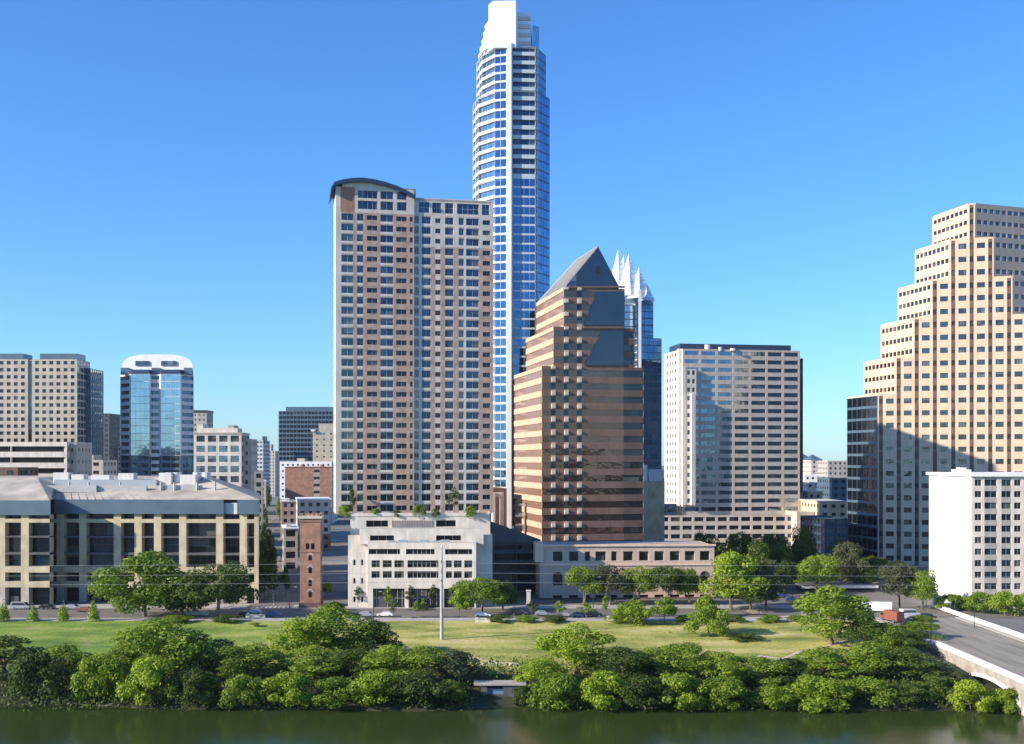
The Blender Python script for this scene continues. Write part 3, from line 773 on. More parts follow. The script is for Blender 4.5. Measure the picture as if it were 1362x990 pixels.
def arcade_wing():
    Y0 = 366; r = R(3); fp = quad_fp(718, Y0, r, 950, 22)
    b = Bld('arcade_building', 'low pinkish stone arcade with square windows in front of the pyramid-topped tower', 'arcade building', PT(800, Y0), ['arcade', 'lightgranite', 'peachdark'], ['g_dark'])
    zt = PZ(727, Y0); z1 = PZ(752, Y0); z2 = PZ(771, Y0)
    wins = [(735.5, 748), (757, 769), (778, 785), (792, 806), (813, 820.5), (829, 842), (850, 862.5), (870.5, 883), (891, 904), (911, 924), (931, 944)]
    us = [0]; ck = []
    for a, c in wins: us += [along(fp[0], r, a), along(fp[0], r, c)]; ck += ['p', 'w']
    L_ = math.hypot(fp[1][0] - fp[0][0], fp[1][1] - fp[0][1]); us.append(L_); ck.append('p')
    b.facade(fp[0], fp[1], us, [z1, PZ(746.5, Y0), PZ(734, Y0), zt], lambda i, j: ('g', 0) if ck[i] == 'w' and j == 1 else ('w', 0), .8, mull=1.6)
    b.facade(fp[0], fp[1], us, [0, .5, z1 - 9.5, z1 - 7.2, z1], lambda i, j: ('g', 0) if ck[i] == 'w' and j == 1 else ('w', 0 if j != 0 else 2), .8, mull=1.6)
    ar = MB(); u = dirv(r); v = backv(r)
    for a, c in wins:                       # blind arches above the ground floor openings
        um = (along(fp[0], r, a) + along(fp[0], r, c)) / 2; w = (along(fp[0], r, c) - along(fp[0], r, a)) / 2
        pts = []
        for k in range(9):
            t = math.pi * k / 8; pts.append((um + math.cos(t) * w, z2 + 1 + math.sin(t) * w * .9))
        pts += [(um - w, z2 - 1.8), (um + w, z2 - 1.8)]
        q = [(*add(add(fp[0], u, a_), v, -.04), z_) for a_, z_ in pts]
        rg = MB(); rg.face(q[::-1]); b.part('arched_window', rg, M['g_dark'])
    cn = MB(); p, q = fp[0], fp[1]
    cn.prism([add(add(p, u, -.5), v, -.5), add(add(q, u, .4), v, -.5), add(add(q, u, .4), v, .1), add(add(p, u, -.5), v, .1)], zt - .05, zt + .55)
    cn.prism([add(add(p, u, -.3), v, -.3), add(add(q, u, .2), v, -.3), add(q, v, -.003), add(p, v, -.003)], z1 - .25, z1 + .2)
    b.part('cornice', cn, M['lightgranite'])
    b.grid(fp[3], fp[0], 0, zt, bay=4, fl=zt / 4, wf=.3, hf=.4, wall=1, g=0); b.grid(fp[1], fp[2], 0, zt, bay=5, fl=zt / 3, wf=.4, hf=.4, wall=0, g=0)
    b.plainwall(fp[2], fp[3], 0, zt); b.roof.face([(*p, zt - .1) for p in fp])
    # stair block at the left end
    st = MB(); st.prism(quad_fp(712, 365.2, r, 723, 9), PZ(748, 365), PZ(723, 365)); b.part('corner_bay', st, M['lightgranite'])
    b.finish()
arcade_wing()

def shaded_garage():
    Y0 = 380; fp = quad_fp(655, Y0, GR, 719, 30)
    b = Bld('parking_garage', 'dark shaded garage with long horizontal slots between the cream podium and the pink arcade', 'garage', PT(690, Y0), ['darkgrey', 'grey'], ['g_dark', 'g_black'])  # dark walls carry the shade of this gap in their colour
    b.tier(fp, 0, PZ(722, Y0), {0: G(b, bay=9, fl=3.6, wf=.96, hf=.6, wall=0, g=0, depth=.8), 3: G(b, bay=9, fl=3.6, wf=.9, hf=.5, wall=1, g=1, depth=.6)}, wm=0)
    sl = MB(); a, c = fp[0], fp[1]; z0 = PZ(722, Y0) - .2
    sl.face([(*a, z0), (*c, z0), (*c, z0 + 1), (*a, z0 + 7)]); sl.face([(*fp[3], z0 + 7), (*a, z0 + 7), (*c, z0 + 1), (*fp[2], z0 + 1)]); sl.face([(*fp[3], z0), (*a, z0), (*a, z0 + 7), (*fp[3], z0 + 7)])
    b.part('sloping_roof', sl, M['darkgrey'])
    b.finish([M['darkgrey']])
    for px, h in ((703, 4.6),):
        o = MB(); X, Y = PT(px, 349); o.box((0, 0, 0), (1.6, 1.6, .8)); o.prism([(-.6, -.6), (.6, -.6), (.6, .6), (-.6, .6)], .8, h); o.prism([(-.75, -.75), (.75, -.75), (.75, .75), (-.75, .75)], h, h + .3)
        ob = o.build('stone_pillar', M['limestone']); ob.location = (X, Y, 0); tag(ob, 'pale square stone pillar standing before the dark garage', 'pillar')
shaded_garage()

# ---- folded crown tower behind ---------------------------------------------------------------
def frost():
    Y0 = 640
    b = Bld('crowned_tower', 'bright blue glass tower with folded white crown, rising behind the pyramid-topped tower', 'glass tower', PT(846, Y0), ['navy', 'whiteblue'], ['g_deep', 'g_pale', 'g_blue'])
    z = lambda py: PZ(py, Y0)
    def tr(px0, px1, py0, py1, g1, dy, r=GR, g0=1):
        fp = quad_fp(px0, Y0 + dy, r, px1, 26)
        b.tier(fp, z(py0), z(py1), {0: G(b, bay=2.4, fl=4, wf=.95, hf=.86, wall=0, sp=0, g=g1, depth=.08, end=.1, sill=.08, mull=0),
                                    1: G(b, bay=2.6, fl=4, wf=.95, hf=.86, wall=0, g=0, depth=.08, end=.1, sill=.08, mull=0),
                                    3: G(b, bay=2.4, fl=4, wf=.95, hf=.86, wall=1, g=g0, depth=.08, end=.1, sill=.08, mull=0)}, par=.3)
    tr(800, 847, 719, 405, 1, 0); tr(847.3, 880, 719, 449, 0, 2); tr(845, 869, 449, 394, 0, 6, g0=1); tr(820, 858.5, 405, 381, 2, 8)
    wh = MB(); wh.prism([PT(849, Y0 - 3), PT(853, Y0 - 3), PT(853, Y0 - .5), PT(849, Y0 - .5)], z(490), z(386)); b.part('vertical_fin', wh, M['whiteblue'])
    # crown: four folded, pointed gables
    def spike(px0, px1, pxa, pyb, pya, dy, th=3):
        mb = MB(); a, c = PT(px0, Y0 + dy), PT(px1, Y0 + dy); m_ = PT((px0 + px1) / 2, Y0 + dy - 5); ap = PT(pxa, Y0 + dy + 4)
        mb.face([(*a, z(pyb)), (*m_, z(pyb)), (*ap, z(pya))]); mb.face([(*m_, z(pyb)), (*c, z(pyb)), (*ap, z(pya))])
        k = PT((px0 + px1) / 2, Y0 + dy + 12); mb.face([(*c, z(pyb)), (*k, z(pyb)), (*ap, z(pya))]); mb.face([(*k, z(pyb)), (*a, z(pyb)), (*ap, z(pya))])
        b.part('crown_gable', mb, M['crownglass'])
    spike(802, 846, 822, 405, 326, 9); spike(820, 858, 836, 392, 333, 6); spike(834, 868, 850, 396, 352, 4); spike(806, 852, 830, 400, 330, 16); spike(848, 872, 860, 400, 374, 3)
    b.finish()
frost()

# ---- grey banded office block ----------------------------------------------------------------
def banded_block():
    Y0 = 575; r = R(10); fp = quad_fp(908, Y0, r, 1064, 30)
    b = Bld('office_block', 'broad grey banded office block with blue reflections and dark blue penthouse', 'office block', PT(980, Y0), ['greige', 'slab', 'navy', 'cream'], ['g_blue', 'g_dark', 'g_navy'])
    zt = PZ(464, Y0); fl = 4.1; nb = 7
    u = dirv(r); v = backv(r)
    b.grid(fp[0], fp[1], PZ(705, Y0), zt, bay=8.75, fl=fl, wf=.86, hf=.5, wall=0, g=0, depth=.25, end=.3, sill=.25, mull=1.8)
    # stepped left corner; paler walls and piers paint the sun falling on it
    A = fp[0]; L1 = 27
    Dk = add(A, v, L1)
    b.grid(Dk, A, PZ(705, Y0), zt, bay=4.2, fl=fl, wf=.5, hf=.5, wall=1, g=1, depth=.4, end=.3, sill=.25, mull=0)
    b.plainwall(fp[2], add(fp[3], u, 0), PZ(705, Y0), zt); b.plainwall(add(fp[3], u, 0), Dk, PZ(705, Y0), zt) if L1 < 30 else None
    b.grid(fp[1], fp[2], PZ(705, Y0), zt, bay=4, fl=fl, wf=.98, hf=.9, wall=2, g=2, depth=.08, end=.05, sill=.05, mull=0)
    b.roof.face([(*p, zt - .8) for p in fp])
    for px0, px1, py, dd in ((903, 907.5, 463.5, 2), (908.3, 912.5, 489, -1.6), (920, 925, 524, -3.2)):
        q = quad_fp(px0, Y0 + dd - .4, r, px1, 3.0); pm = MB(); pm.prism(q, PZ(672, Y0), PZ(py, Y0)); b.part('corner_pier', pm, M['slab'])
    bay1 = quad_fp(912.6, Y0 - 1.6, r, 926, 1.55); b.tier(bay1, PZ(672, Y0), PZ(491, Y0), {0: G(b, bay=3.3, fl=fl, wf=.6, hf=.5, wall=1, g=1, depth=.3, end=.1)})
    cg = quad_fp(1064.4, Y0 + 12.2, r, 1068, 18); gm = MB(); gm.prism(cg, PZ(690, Y0), PZ(474, Y0)); b.part('corner_glass', gm, M['g_navy'])
    ph = quad_fp(905, Y0 + 6, r, 1052, 18); pm = MB(); z0 = zt - .7; zp = PZ(457, Y0 + 6)
    pm.prism(ph, z0, zp); b.part('penthouse', pm, M['navy'])
    for px, h, w in ((941, 3, 3), (958, 1.8, 2), (975, 1.2, 3)):
        q = MB(); p = PT(px, Y0 + 4); q.tube((p[0], p[1], z0), (p[0], p[1], z0 + h), w / 2, n=10); b.part('rooftop_tank', q, M['whiteblue'])
    # base: two storey podium
    pd = quad_fp(858, Y0 - 6, R(5), 1078, 48); b.tier(pd, 0, PZ(686, Y0 - 6), {0: G(b, bay=6, fl=4.5, wf=.8, hf=.5, wall=0, g=2, depth=.4), 3: G(b, bay=6, fl=5, wf=.6, hf=.4, wall=3, g=1)}, wm=3)
    pd2 = quad_fp(862, Y0 - 3, R(5), 900, 30); b.tier(pd2, PZ(686, Y0), PZ(670, Y0), {0: G(b, bay=5, fl=4.5, wf=.9, hf=.5, wall=2, g=2, depth=.3)}, wm=0)
    pd3 = quad_fp(1060, Y0 - 8, R(5), 1100, 20); b.tier(pd3, 0, PZ(681, Y0 - 8), {0: G(b, bay=3.6, fl=4.5, wf=.3, hf=.3, wall=0, g=1, depth=.4)}, wm=0)
    b.finish()
banded_block()

# ---- stepped peach ziggurat tower -------------------------------------------------------------
def stepped_tower():
    C1 = (PX(1288, 480), 480.0); q_ = 480 / 430; u = (math.cos(R(17)), -math.sin(R(17))); bk = (-.21, .978); rt = (.94, .34)
    b = Bld('stepped_tower', 'huge peach stone tower stepping up like a staircase behind the white hotel', 'office tower', PT(1260, 491.163), ['peach', 'peachdark', 'fascia'], ['g_olive', 'g_dark', 'g_navy', 'g_blue', 'g_slate'])
    zt = [PZ(273, 480), PZ(320.5, 482.233), PZ(374, 484.465), PZ(425, 486.698), PZ(477, 488.93), PZ(526.5, 491.163), 0]
    for k in range(6):
        z1, z0 = zt[k], zt[k + 1]; Lc = add(C1, u, -6.4 * q_ * k); Rc = add(C1, u, (2.3 + 6.4 * k) * q_); Ls = 23.7 * q_
        Lb = add(Lc, bk, Ls); Rb = add(Rc, rt, 34 if k else 30); Bb = add(Rb, bk, 24)
        n = max(1, round((z1 - z0) / 5.2)); f = (z1 - z0) / n
        if k < 5:
            b.grid(Lb, Lc, z0, z1, bay=3.2, fl=f, wf=.78, hf=.36, wall=0, g=2, depth=.35, end=.6, sill=.36, mull=0)
        else:
            b.grid(Lb, Lc, z0, z1, bay=4.6, fl=f, wf=.95, hf=.78, wall=2, g=4, depth=.15, end=.3, sill=.2, mull=0)
        # chamfer front: bays split by dark slots
        us = [0]; ck = []; Lf = (2.3 + 12.8 * k) * q_
        if k == 0:
            us = [0, .5, 2.0, Lf]; ck = ['p', 's', 'p']
        else:
            c0 = Lf / 2; cuts = [c0 + 6.4 * q_ * q for q in range(-k, k + 1)]
            us = [0]
            for q, c in enumerate(cuts):
                a0, a1 = c - .8, c + .8
                if a0 > us[-1] + .05: us.append(a0); ck.append('p') if q == 0 else ck.append('p')
                us.append(a1); ck.append('s')
                if q < len(cuts) - 1:
                    us += [c + 2.0, c + 5.15]; ck += ['p', 'w']
            us.append(Lf); ck.append('p')
        zs = [z0]
        for j in range(n): zs += [z0 + f * j + .32 * f, z0 + f * j + .74 * f, z0 + f * (j + 1)]
        def kind(i, j, ck=ck):
            rr = j % 3
            if ck[i] == 's': return ('g', 1) if rr == 1 else ('w', 1)
            if ck[i] == 'w' and rr == 1: return ('g', 0)
            return ('w', 0)
        b.facade(Lc, Rc, us, zs, kind, .4, mull=1.5)
        b.grid(Rc, Rb, z0, z1, bay=3.2, fl=f, wf=.7, hf=.36, wall=0, g=2, depth=.35, end=.6, sill=.36, mull=0)
        b.plainwall(Rb, Bb, z0, z1); b.plainwall(Bb, Lb, z0, z1)
        b.roof.face([(*p, z1) for p in (Lc, Rc, Rb, Bb, Lb)])
        pm = MB()
        for p, q in ((Lb, Lc), (Lc, Rc), (Rc, Rb)):
            dx, dy = q[0] - p[0], q[1] - p[1]; Lg = math.hypot(dx, dy); nx, ny = -dy / Lg, dx / Lg
            pm.box(((p[0] + q[0]) / 2 + nx * .3, (p[1] + q[1]) / 2 + ny * .3, z1 + .003), (Lg - .7, .5, .7), math.atan2(dy, dx))
        b.part('parapet', pm, M['peach'])
    pe = MB(); p = add(add(C1, rt, 14), bk, 10); pe.prism([add(p, rt, -8), add(p, rt, 8), add(add(p, rt, 8), bk, 8), add(add(p, rt, -8), bk, 8)], zt[0], zt[0] + .9); b.part('roof_deck', pe, M['grey'])
    b.finish()
stepped_tower()

# ---- white slab hotel ---------------------------------------------------------------------------
def white_hotel():
    Y0 = 352; A = PT(1292.5, Y0); B_ = (A[0] + 42, Y0); C_ = (B_[0], Y0 + 36); D_ = (A[0], Y0 + 36); zt = PZ(634, Y0)
    b = Bld('white_hotel', 'bright white slab hotel with blank sunlit end wall beside the bridge', 'hotel', (A[0] + 10, Y0 + 5), ['white', 'cream', 'grey'], ['g_dark', 'g_navy'], 'frame_l')
    cols = [(1292.5, 'w'), (1296.5, 'p'), (1305.5, 'w'), (1309.5, 'B'), (1326, 'w'), (1332, 'B'), (1345, 'w'), (1349, 'p'), (1358, 'w'), (1363, 'B'), (1378, 'w'), (1383, 'B'), (1400, 'w'), (1404, 'p'), (1413, 'w'), (1418, 'B'), (1434, 'w'), (1440, 'B'), (1458, 'w')]
    us = [PX(p, Y0) - A[0] for p, _ in cols] + [42]; us[0] = 0; ck = [k for _, k in cols]
    fl = PX(681 + 15.3, Y0); n = 11; z0 = zt - n * fl - .2
    zs = [0, z0]
    for j in range(n): zs += [z0 + fl * j + .9, z0 + fl * j + 2.75, z0 + fl * (j + 1)]
    zs.append(zt)
    def kind(i, j):
        if j == 0: return ('w', 1)
        if j >= len(zs) - 2: return ('w', 1)
        rr = (j - 1) % 3; c = ck[i]
        if c == 'p' and rr == 1: return ('g', 0)
        if c == 'B': return ('g', 1) if rr == 1 else ('w', 2)
        return ('w', 1)
    b.facade(A, B_, us, zs, kind, .35, mull=1.6)
    b.plainwall(D_, A, 0, zt, 0); b.plainwall(B_, C_, 0, zt, 1); b.plainwall(C_, D_, 0, zt, 0)
    b.roof.face([(*A, zt), (*B_, zt), (*C_, zt), (*D_, zt)])
    cap = MB(); cap.prism([(A[0] - .8, Y0 - .8), (B_[0] + .8, Y0 - .8), (B_[0] + .8, Y0 + 36.8), (A[0] - .8, Y0 + 36.8)], zt + .01, zt + 1.0); b.part('cornice', cap, M['white'])
    bx = MB(); bx.box((A[0] + 3, Y0 + 16, zt + 1.0), (4, 6, 1.0)); bx.box((A[0] + 3, Y0 + 16, zt + 2.0), (2, 3, .6)); b.part('lift_housing', bx, M['white'])
    sc_ = MB()
    for k in range(1, n):                    # fine joint lines of the end wall are grooves: raised string courses here
        pass
    b.finish()
white_hotel()

# ---- left foreground office with stone columns -----------------------------------------------------
def column_building():
    r = R(-3); X1 = PX(344, 356); B_ = (X1, 356.0); u = dirv(r); st = backv(GR)
    def onl(px, off=0):
        P = add(B_, backv(r), off); return add(P, u, along(P, r, px))
    A = onl(-90); M0 = onl(68)
    b = Bld('column_building', 'broad stone columned office building with slate blue fascia and pale metal roof at left', 'office building', onl(150), ['sandstone', 'darkgrey', 'fascia', 'grey'], ['g_dark', 'g_dark', 'g_black'])
    zf0, zf1 = PZ(684, 356), PZ(665, 356)
    Z = lambda py, Y=356: PZ(py, Y)
    def front(P0, P1, colpx, halfw, Yn):
        us = [0]; ck = []; Lg = math.hypot(P1[0] - P0[0], P1[1] - P0[1])
        for c in colpx:
            a0, a1 = along(P0, r, c - halfw), along(P0, r, c + halfw)
            if a0 <= .1: us.append(max(a1, .5)); ck.append('c')
            else: us += [a0, min(a1, Lg)]; ck += ['g', 'c']
        if us[-1] < Lg - .1: us.append(Lg); ck.append('g')
        zs = [0, Z(783, Yn), Z(775, Yn), Z(763, Yn), Z(755, Yn), Z(739, Yn), Z(736, Yn), Z(716, Yn), Z(714, Yn), Z(696, Yn), Z(691, Yn), zf0]
        def kind(i, j):
            c = ck[i]
            if j == 0: return ('g', 2) if c == 'g' else ('w', 3)
            if c == 'c': return ('w', 0)
            if j in (1, 3): return ('w', 0)
            if j == 9: return ('w', 0)
            if j in (5, 7): return ('w', 1)
            return ('g', 0 if j in (4, 6) else 1)
        b.facade(P0, P1, us, zs, kind, 2.6, mull=2.0)
    # recessed main front, and the wing that stands 9 m forward at the left
    front(M0, B_, [80, 110, 156, 183.5, 209.5, 243, 292, 323.5, 343], 4.8, 356)
    W0 = onl(-90, -9.5); W1 = onl(66, -9.5)
    front(W0, W1, [-62, -28, 1.5, 33], 5.2, 347)
    b.plainwall(W1, M0, 0, zf1, 1)
    Cb = add(B_, st, 72); Db = add(A, st, 72)
    b.grid(B_, Cb, 0, zf0, bay=8, fl=zf0 / 5, wf=.8, hf=.6, wall=0, sp=3, g=1, depth=.6)
    b.plainwall(Cb, Db, 0, zf1, 3); b.plainwall(Db, W0, 0, zf1, 3)
    # slate blue fascia, broken once near the right end
    def band(px0, px1, off, extra=.9):
        P, Q = onl(px0, off - extra), onl(px1, off - extra); P2, Q2 = onl(px0, off + 3), onl(px1, off + 3)
        mb = MB(); mb.prism([P, Q, Q2, P2], zf0 + .01, zf1); b.part('fascia', mb, M['fascia'])
    band(72, 297.5, 0); band(316, 345, 0); band(-92, 67, -9.5)
    fs = MB(); P, Q = onl(298, .4), onl(315.5, .4); fs.prism([P, Q, onl(315.5, 4), onl(298, 4)], zf0, zf1 - 1); b.part('white_panel', fs, M['whiteblue'])
    # hipped metal roof and plant screens on it
    e = [W0, W1, onl(70, 1), add(B_, u, .3), Cb, Db]
    zt = zf1 + .02; zr = PZ(634, 395)
    k0 = [onl(-90, 12), onl(50, 12), onl(75, 22), add(add(B_, st, 20), u, -18), add(add(B_, st, 55), u, -18), add(Db, st, -16)]
    rf = MB(); n = 6
    for i in range(n):
        j = (i + 1) % n; rf.face([(*e[i], zt), (*e[j], zt), (*k0[j], zr), (*k0[i], zr)])
    rf.face([(*p, zr) for p in k0]); b.part('hipped_roof', rf, M['rooftan'])
    sm = MB()
    for i in range(26):
        t = i / 25; a = Vector((*onl(74 + 262 * t, .6), zt + .05)); c0 = Vector(k0[2]).to_3d(); c1 = Vector(k0[3]).to_3d(); c = c0.lerp(c1, t); c.z = zr + .05
        sm.tube(a, c, .09, n=4)
    b.part('roof_seam', sm, M['roofblue'])
    ps = MB(); ps.prism([onl(72, 12), onl(208, 12), onl(204, 40), onl(72, 40)], zt + .5, PZ(638, 372)); b.part('plant_screen', ps, M['roofblue'])
    for px, w, h in ((84, 5, 2.4), (106, 4, 1.8), (136, 6, 1.6), (170, 5, 2.2), (222, 4, 3.2), (252, 5, 2.6)):
        q = MB(); p = onl(px, 15); q.box((p[0], p[1], PZ(638, 372) - 1.5 if px < 205 else zr - 3.0), (w, 3.5, h + 1.3), r); b.part('rooftop_unit', q, M['whiteblue'])
    for px, yo, w in ((96, 7, 16), (150, 8, 22), (240, 9, 14)):
        q = MB(); p = onl(px, yo); q.box((p[0], p[1], zt + 2.0), (w, 1.0, 2.2), r); b.part('duct', q, M['steel'])
    for px, yo in ((226, 16), (236, 16), (262, 18), (275, 18)):
        q = MB(); p = onl(px, yo); q.tube((p[0], p[1], zr - 2), (p[0], p[1], zr + 1.6), 1.3, n=12); b.part('cooling_tower', q, M['paleblue'])
    for px in (92, 118, 160, 214, 232, 262, 286):
        q = MB(); p = onl(px, 8); q.tube((p[0], p[1], zt + 1.5), (p[0], p[1], zt + 5.2), .35, n=8); b.part('vent_pipe', q, M['steel'])
    for px in (20, 130, 190, 268, 334):
        o = 0 if px > 68 else -9.5; p = onl(px, o + 1.2); q = MB(); q.box((p[0], p[1], 0), (2.4, .2, 2.8), r); b.part('door', q, M['frame_d'])
    b.finish()
column_building()

# ---- brick watch tower --------------------------------------------------------------------------
def brick_tower():
    Y0 = 345; r = R(4); fp = quad_fp(399, Y0, r, 426, 6.2); z0, zt = 0, PZ(690, Y0)
    b = Bld('brick_tower', 'slim square orange brick tower with one column of small arched windows', 'brick tower', PT(412, Y0), ['orangebrick', 'cream'], ['g_dark'])
    L_ = math.hypot(fp[1][0] - fp[0][0], fp[1][1] - fp[0][1]); u = dirv(r); v = backv(r)
    ys = [(795, 787), (780, 772), (763, 755), (746, 739)]
    for e in range(4):
        P0, P1 = fp[e], fp[(e + 1) % 4]; Lg = math.hypot(P1[0] - P0[0], P1[1] - P0[1])
        zs = [0]
        for a, c in ys: zs += [PZ(a, Y0), PZ(c, Y0)]
        zs += [PZ(731, Y0), PZ(723, Y0), zt]; w = .62
        us = [0, Lg * .28, Lg * .28 + 1.05, Lg / 2 - w, Lg / 2 + w, Lg * .72 - 1.05, Lg * .72, Lg]
        us = [0, Lg / 2 - 1.3, Lg / 2 - w + .1, Lg / 2 - .25, Lg / 2 + .25, Lg / 2 + w - .1, Lg / 2 + 1.3, Lg]
        def kind(i, j):
            if j in (1, 3, 5, 7) and i in (2, 3, 4): return ('g', 0)
            if j == 9 and i in (1, 2, 4, 5): return ('g', 0)
            return ('w', 0)
        b.facade(P0, P1, us, zs, kind, .35, mull=0)
        dx, dy = (P1[0] - P0[0]) / Lg, (P1[1] - P0[1]) / Lg; am = MB()
        for a, c in ys:                     # arched brick hoods
            for k in range(6):
                t0, t1 = math.pi * k / 6, math.pi * (k + 1) / 6
                p = lambda t, R_: (P0[0] + dx * (Lg / 2 + math.cos(t) * R_) + dy * .06, P0[1] + dy * (Lg / 2 + math.cos(t) * R_) - dx * .06, PZ(c, Y0) - .1 + math.sin(t) * R_)
                am.face([p(t0, .55), p(t0, .8), p(t1, .8), p(t1, .55)])
        b.part('arched_hood', am, M['cream'])
    pl = MB(); pl.prism(inset(fp, -.3), 0, 1.6); b.part('plinth', pl, M['peachdark'])
    for z, d, h in ((PZ(735, Y0), -.14, .35), (zt - .9, -.25, .4), (zt + .003, -.5, .7)):
        c = MB(); c.prism(inset(fp, d), z, z + h); b.part('cornice', c, M['orangebrick'] if d > -.4 else M['cream'])
    cr = MB()
    for e in range(4):
        P0, P1 = fp[e], fp[(e + 1) % 4]
        for k in range(5):
            t = (k + .5) / 5; cr.box((P0[0] + (P1[0] - P0[0]) * t, P0[1] + (P1[1] - P0[1]) * t, zt + .71), (.7, .35, .7), r if e % 2 == 0 else r + math.pi / 2)
    b.part('battlement', cr, M['orangebrick'])
    b.roof.face([(*p, zt) for p in fp]); b.finish()
brick_tower()

# ---- ordinary background buildings, data driven ----------------------------------------------------
def block(name, label, cat, px0, px1, Y0, r, depth, pyt, walls, glasses, pyb=None, front=None, side=None, units=(), cap=None, group=None, most=100, right=None):
    fp = quad_fp(px0, Y0, r, px1, depth); b = Bld(name, label, cat, ((fp[0][0] + fp[1][0]) / 2, Y0), walls, glasses, group=group)
    zt = PZ(pyt, Y0); fr = G(b, **(front or {})); sd = G(b, **(side or front or {})); rt = G(b, **(right or side or front or {}))
    b.tier(fp, 0, zt, {0: fr, 1: rt, 3: sd}, par=.7)
    for nm, x0, x1, yo, h, mat in units:
        q = quad_fp(x0, Y0 + yo, r, x1, min(depth - yo - 1, 12)); mb = MB(); mb.prism(q, zt - .65, zt + h); b.part(nm, mb, M[mat])
    if cap:
        mb = MB(); mb.prism(inset(fp, -.4), zt + .005, zt + cap[0]); b.part('cornice', mb, M[cap[1]])
    b.finish(most=most); return b

block('office_tower', 'tan gridded office tower at the far left edge with grey roof blocks', 'office tower', -70, 102.5, 620, 0, 19, 478, ['tan', 'cream'], ['g_dark', 'g_navy'],
      front=dict(bay=3.75, fl=3.75, wf=.55, hf=.5, wall=0, g=0, depth=.5, sill=.25, mull=0, sel=lambda i, j, c, rr, u, z: ('g', 1) if 41 < u < 46 and c == 'w' else None),
      right=dict(bay=4, fl=3.75, wf=.9, hf=.7, wall=0, g=1, depth=.2),
      units=[('rooftop_unit', -40, 31, 2, 3.2, 'fascia'), ('rooftop_unit', 53, 103, 2, 3.2, 'fascia')])
block('glass_annexe', 'narrow blue glass annexe against the right side of the tan gridded tower', 'office tower', 105, 120.5, 632, 0, 20, 490, ['fascia', 'tan'], ['g_blue', 'g_navy'],
      front=dict(bay=3, fl=3.75, wf=.9, hf=.6, wall=0, g=0, depth=.2, mull=0))
block('parking_garage', 'cream parking garage with three long dark slots in front of the tan tower', 'garage', -60, 89, 500, 0, 30, 588, ['cream', 'grey'], ['g_black'],
      front=dict(bay=30, fl=4.6, wf=.985, hf=.5, wall=0, g=0, depth=1.5, sill=.1, mull=9))
block('stair_tower', 'small tan stair block on the right end of the cream parking garage', 'stair block', 89.5, 102, 503, 0, 18, 590, ['tan', 'grey'], ['g_dark'], front=dict(bay=4, fl=5, wf=.3, hf=.3, g=0))
block('low_building', 'low brown shed with small openings in front of the cream parking garage', 'low building', -30, 24, 470, 0, 20, 622, ['peachdark', 'grey'], ['g_dark'], front=dict(bay=5, fl=4, wf=.5, hf=.4, g=0))
block('dark_tower', 'slim near black tower between the tan tower and the pale blue glass tower', 'office tower', 121.5, 145, 880, 0, 25, 550, ['darkgrey', 'darkmetal'], ['g_dark'], front=dict(bay=3, fl=3.8, wf=.7, hf=.6, g=0, depth=.2, mull=0))
block('low_building', 'small beige building with a dark window strip at the foot of the slim black tower', 'low building', 103, 137, 560, 0, 20, 612, ['greige', 'grey'], ['g_dark'], front=dict(bay=5, fl=4, wf=.5, hf=.4, g=0), units=[('rooftop_unit', 112, 124, 3, 2.5, 'tan')])
block('distant_building', 'thin pale building seen between the slim black tower and the pale blue glass tower', 'building', 145.5, 162, 900, 0, 20, 594, ['cream', 'tan'], ['g_dark'], front=dict(bay=3, fl=4, wf=.4, hf=.5, g=0, mull=0))
block('grey_tower', 'plain dark grey block just behind the right shoulder of the pale blue glass tower', 'building', 256, 275, 950, 0, 20, 549, ['grey', 'tan'], ['g_dark'], front=dict(bay=4, fl=4, wf=.35, hf=.4, g=0, mull=0), cap=(2, 'darkmetal'))
block('court_building', 'cream civic building with square framed bays and blue lower windows', 'civic building', 258, 321, 600, R(2), 22, 577, ['cream', 'tan'], ['g_olive', 'g_blue', 'g_dark'],
      front=dict(bay=6.2, fl=5.2, wf=.74, hf=.62, wall=0, g=1, depth=.7, sill=.2, mull=2.0, sel=lambda i, j, c, rr, u, z: ('g', 2) if c == 'w' and rr == 'w' and z > 50 else None),
      units=[('penthouse', 262, 316, 3, 3.0, 'cream'), ('rooftop_unit', 303, 311, 4, 4.5, 'grey'), ('rooftop_unit', 262, 270, 4, 5.0, 'cream')], cap=(.6, 'tan'))
block('side_block', 'olive tan stair block on the right end of the cream civic building', 'building', 322, 334, 606, R(2), 18, 584, ['tan', 'grey'], ['g_dark'], front=dict(bay=4, fl=5, wf=.35, hf=.4, g=0))
block('glass_office', 'small blue grey glass office seen up the street, right of the cream civic building', 'office', 336, 350, 1100, 0, 30, 586, ['whiteblue', 'grey'], ['g_blue'], front=dict(bay=3, fl=3.8, wf=.8, hf=.5, g=0, mull=0), units=[('rooftop_unit', 349, 352, 4, 4, 'navy')])
block('distant_building', 'pale pointed building closing the end of the street', 'building', 353, 366, 1400, 0, 30, 600, ['greige', 'grey'], ['g_dark'], front=dict(bay=4, fl=4, wf=.4, hf=.5, g=0, mull=0), units=[('roof_turret', 357, 361, 3, 8, 'tan')])
block('slate_tower', 'dark slate office block with set back top floor, left of the apartment tower', 'office block', 370.5, 443, 1000, 0, 40, 547, ['fascia', 'darkgrey'], ['g_slate'],
      front=dict(bay=3, fl=3.9, wf=.85, hf=.6, wall=0, g=0, depth=.15, mull=0), units=[('upper_floor', 380, 441, 2, 3.8, 'fascia')], side=dict(bay=3, fl=3.9, wf=.85, hf=.6, wall=1, g=0, mull=0))
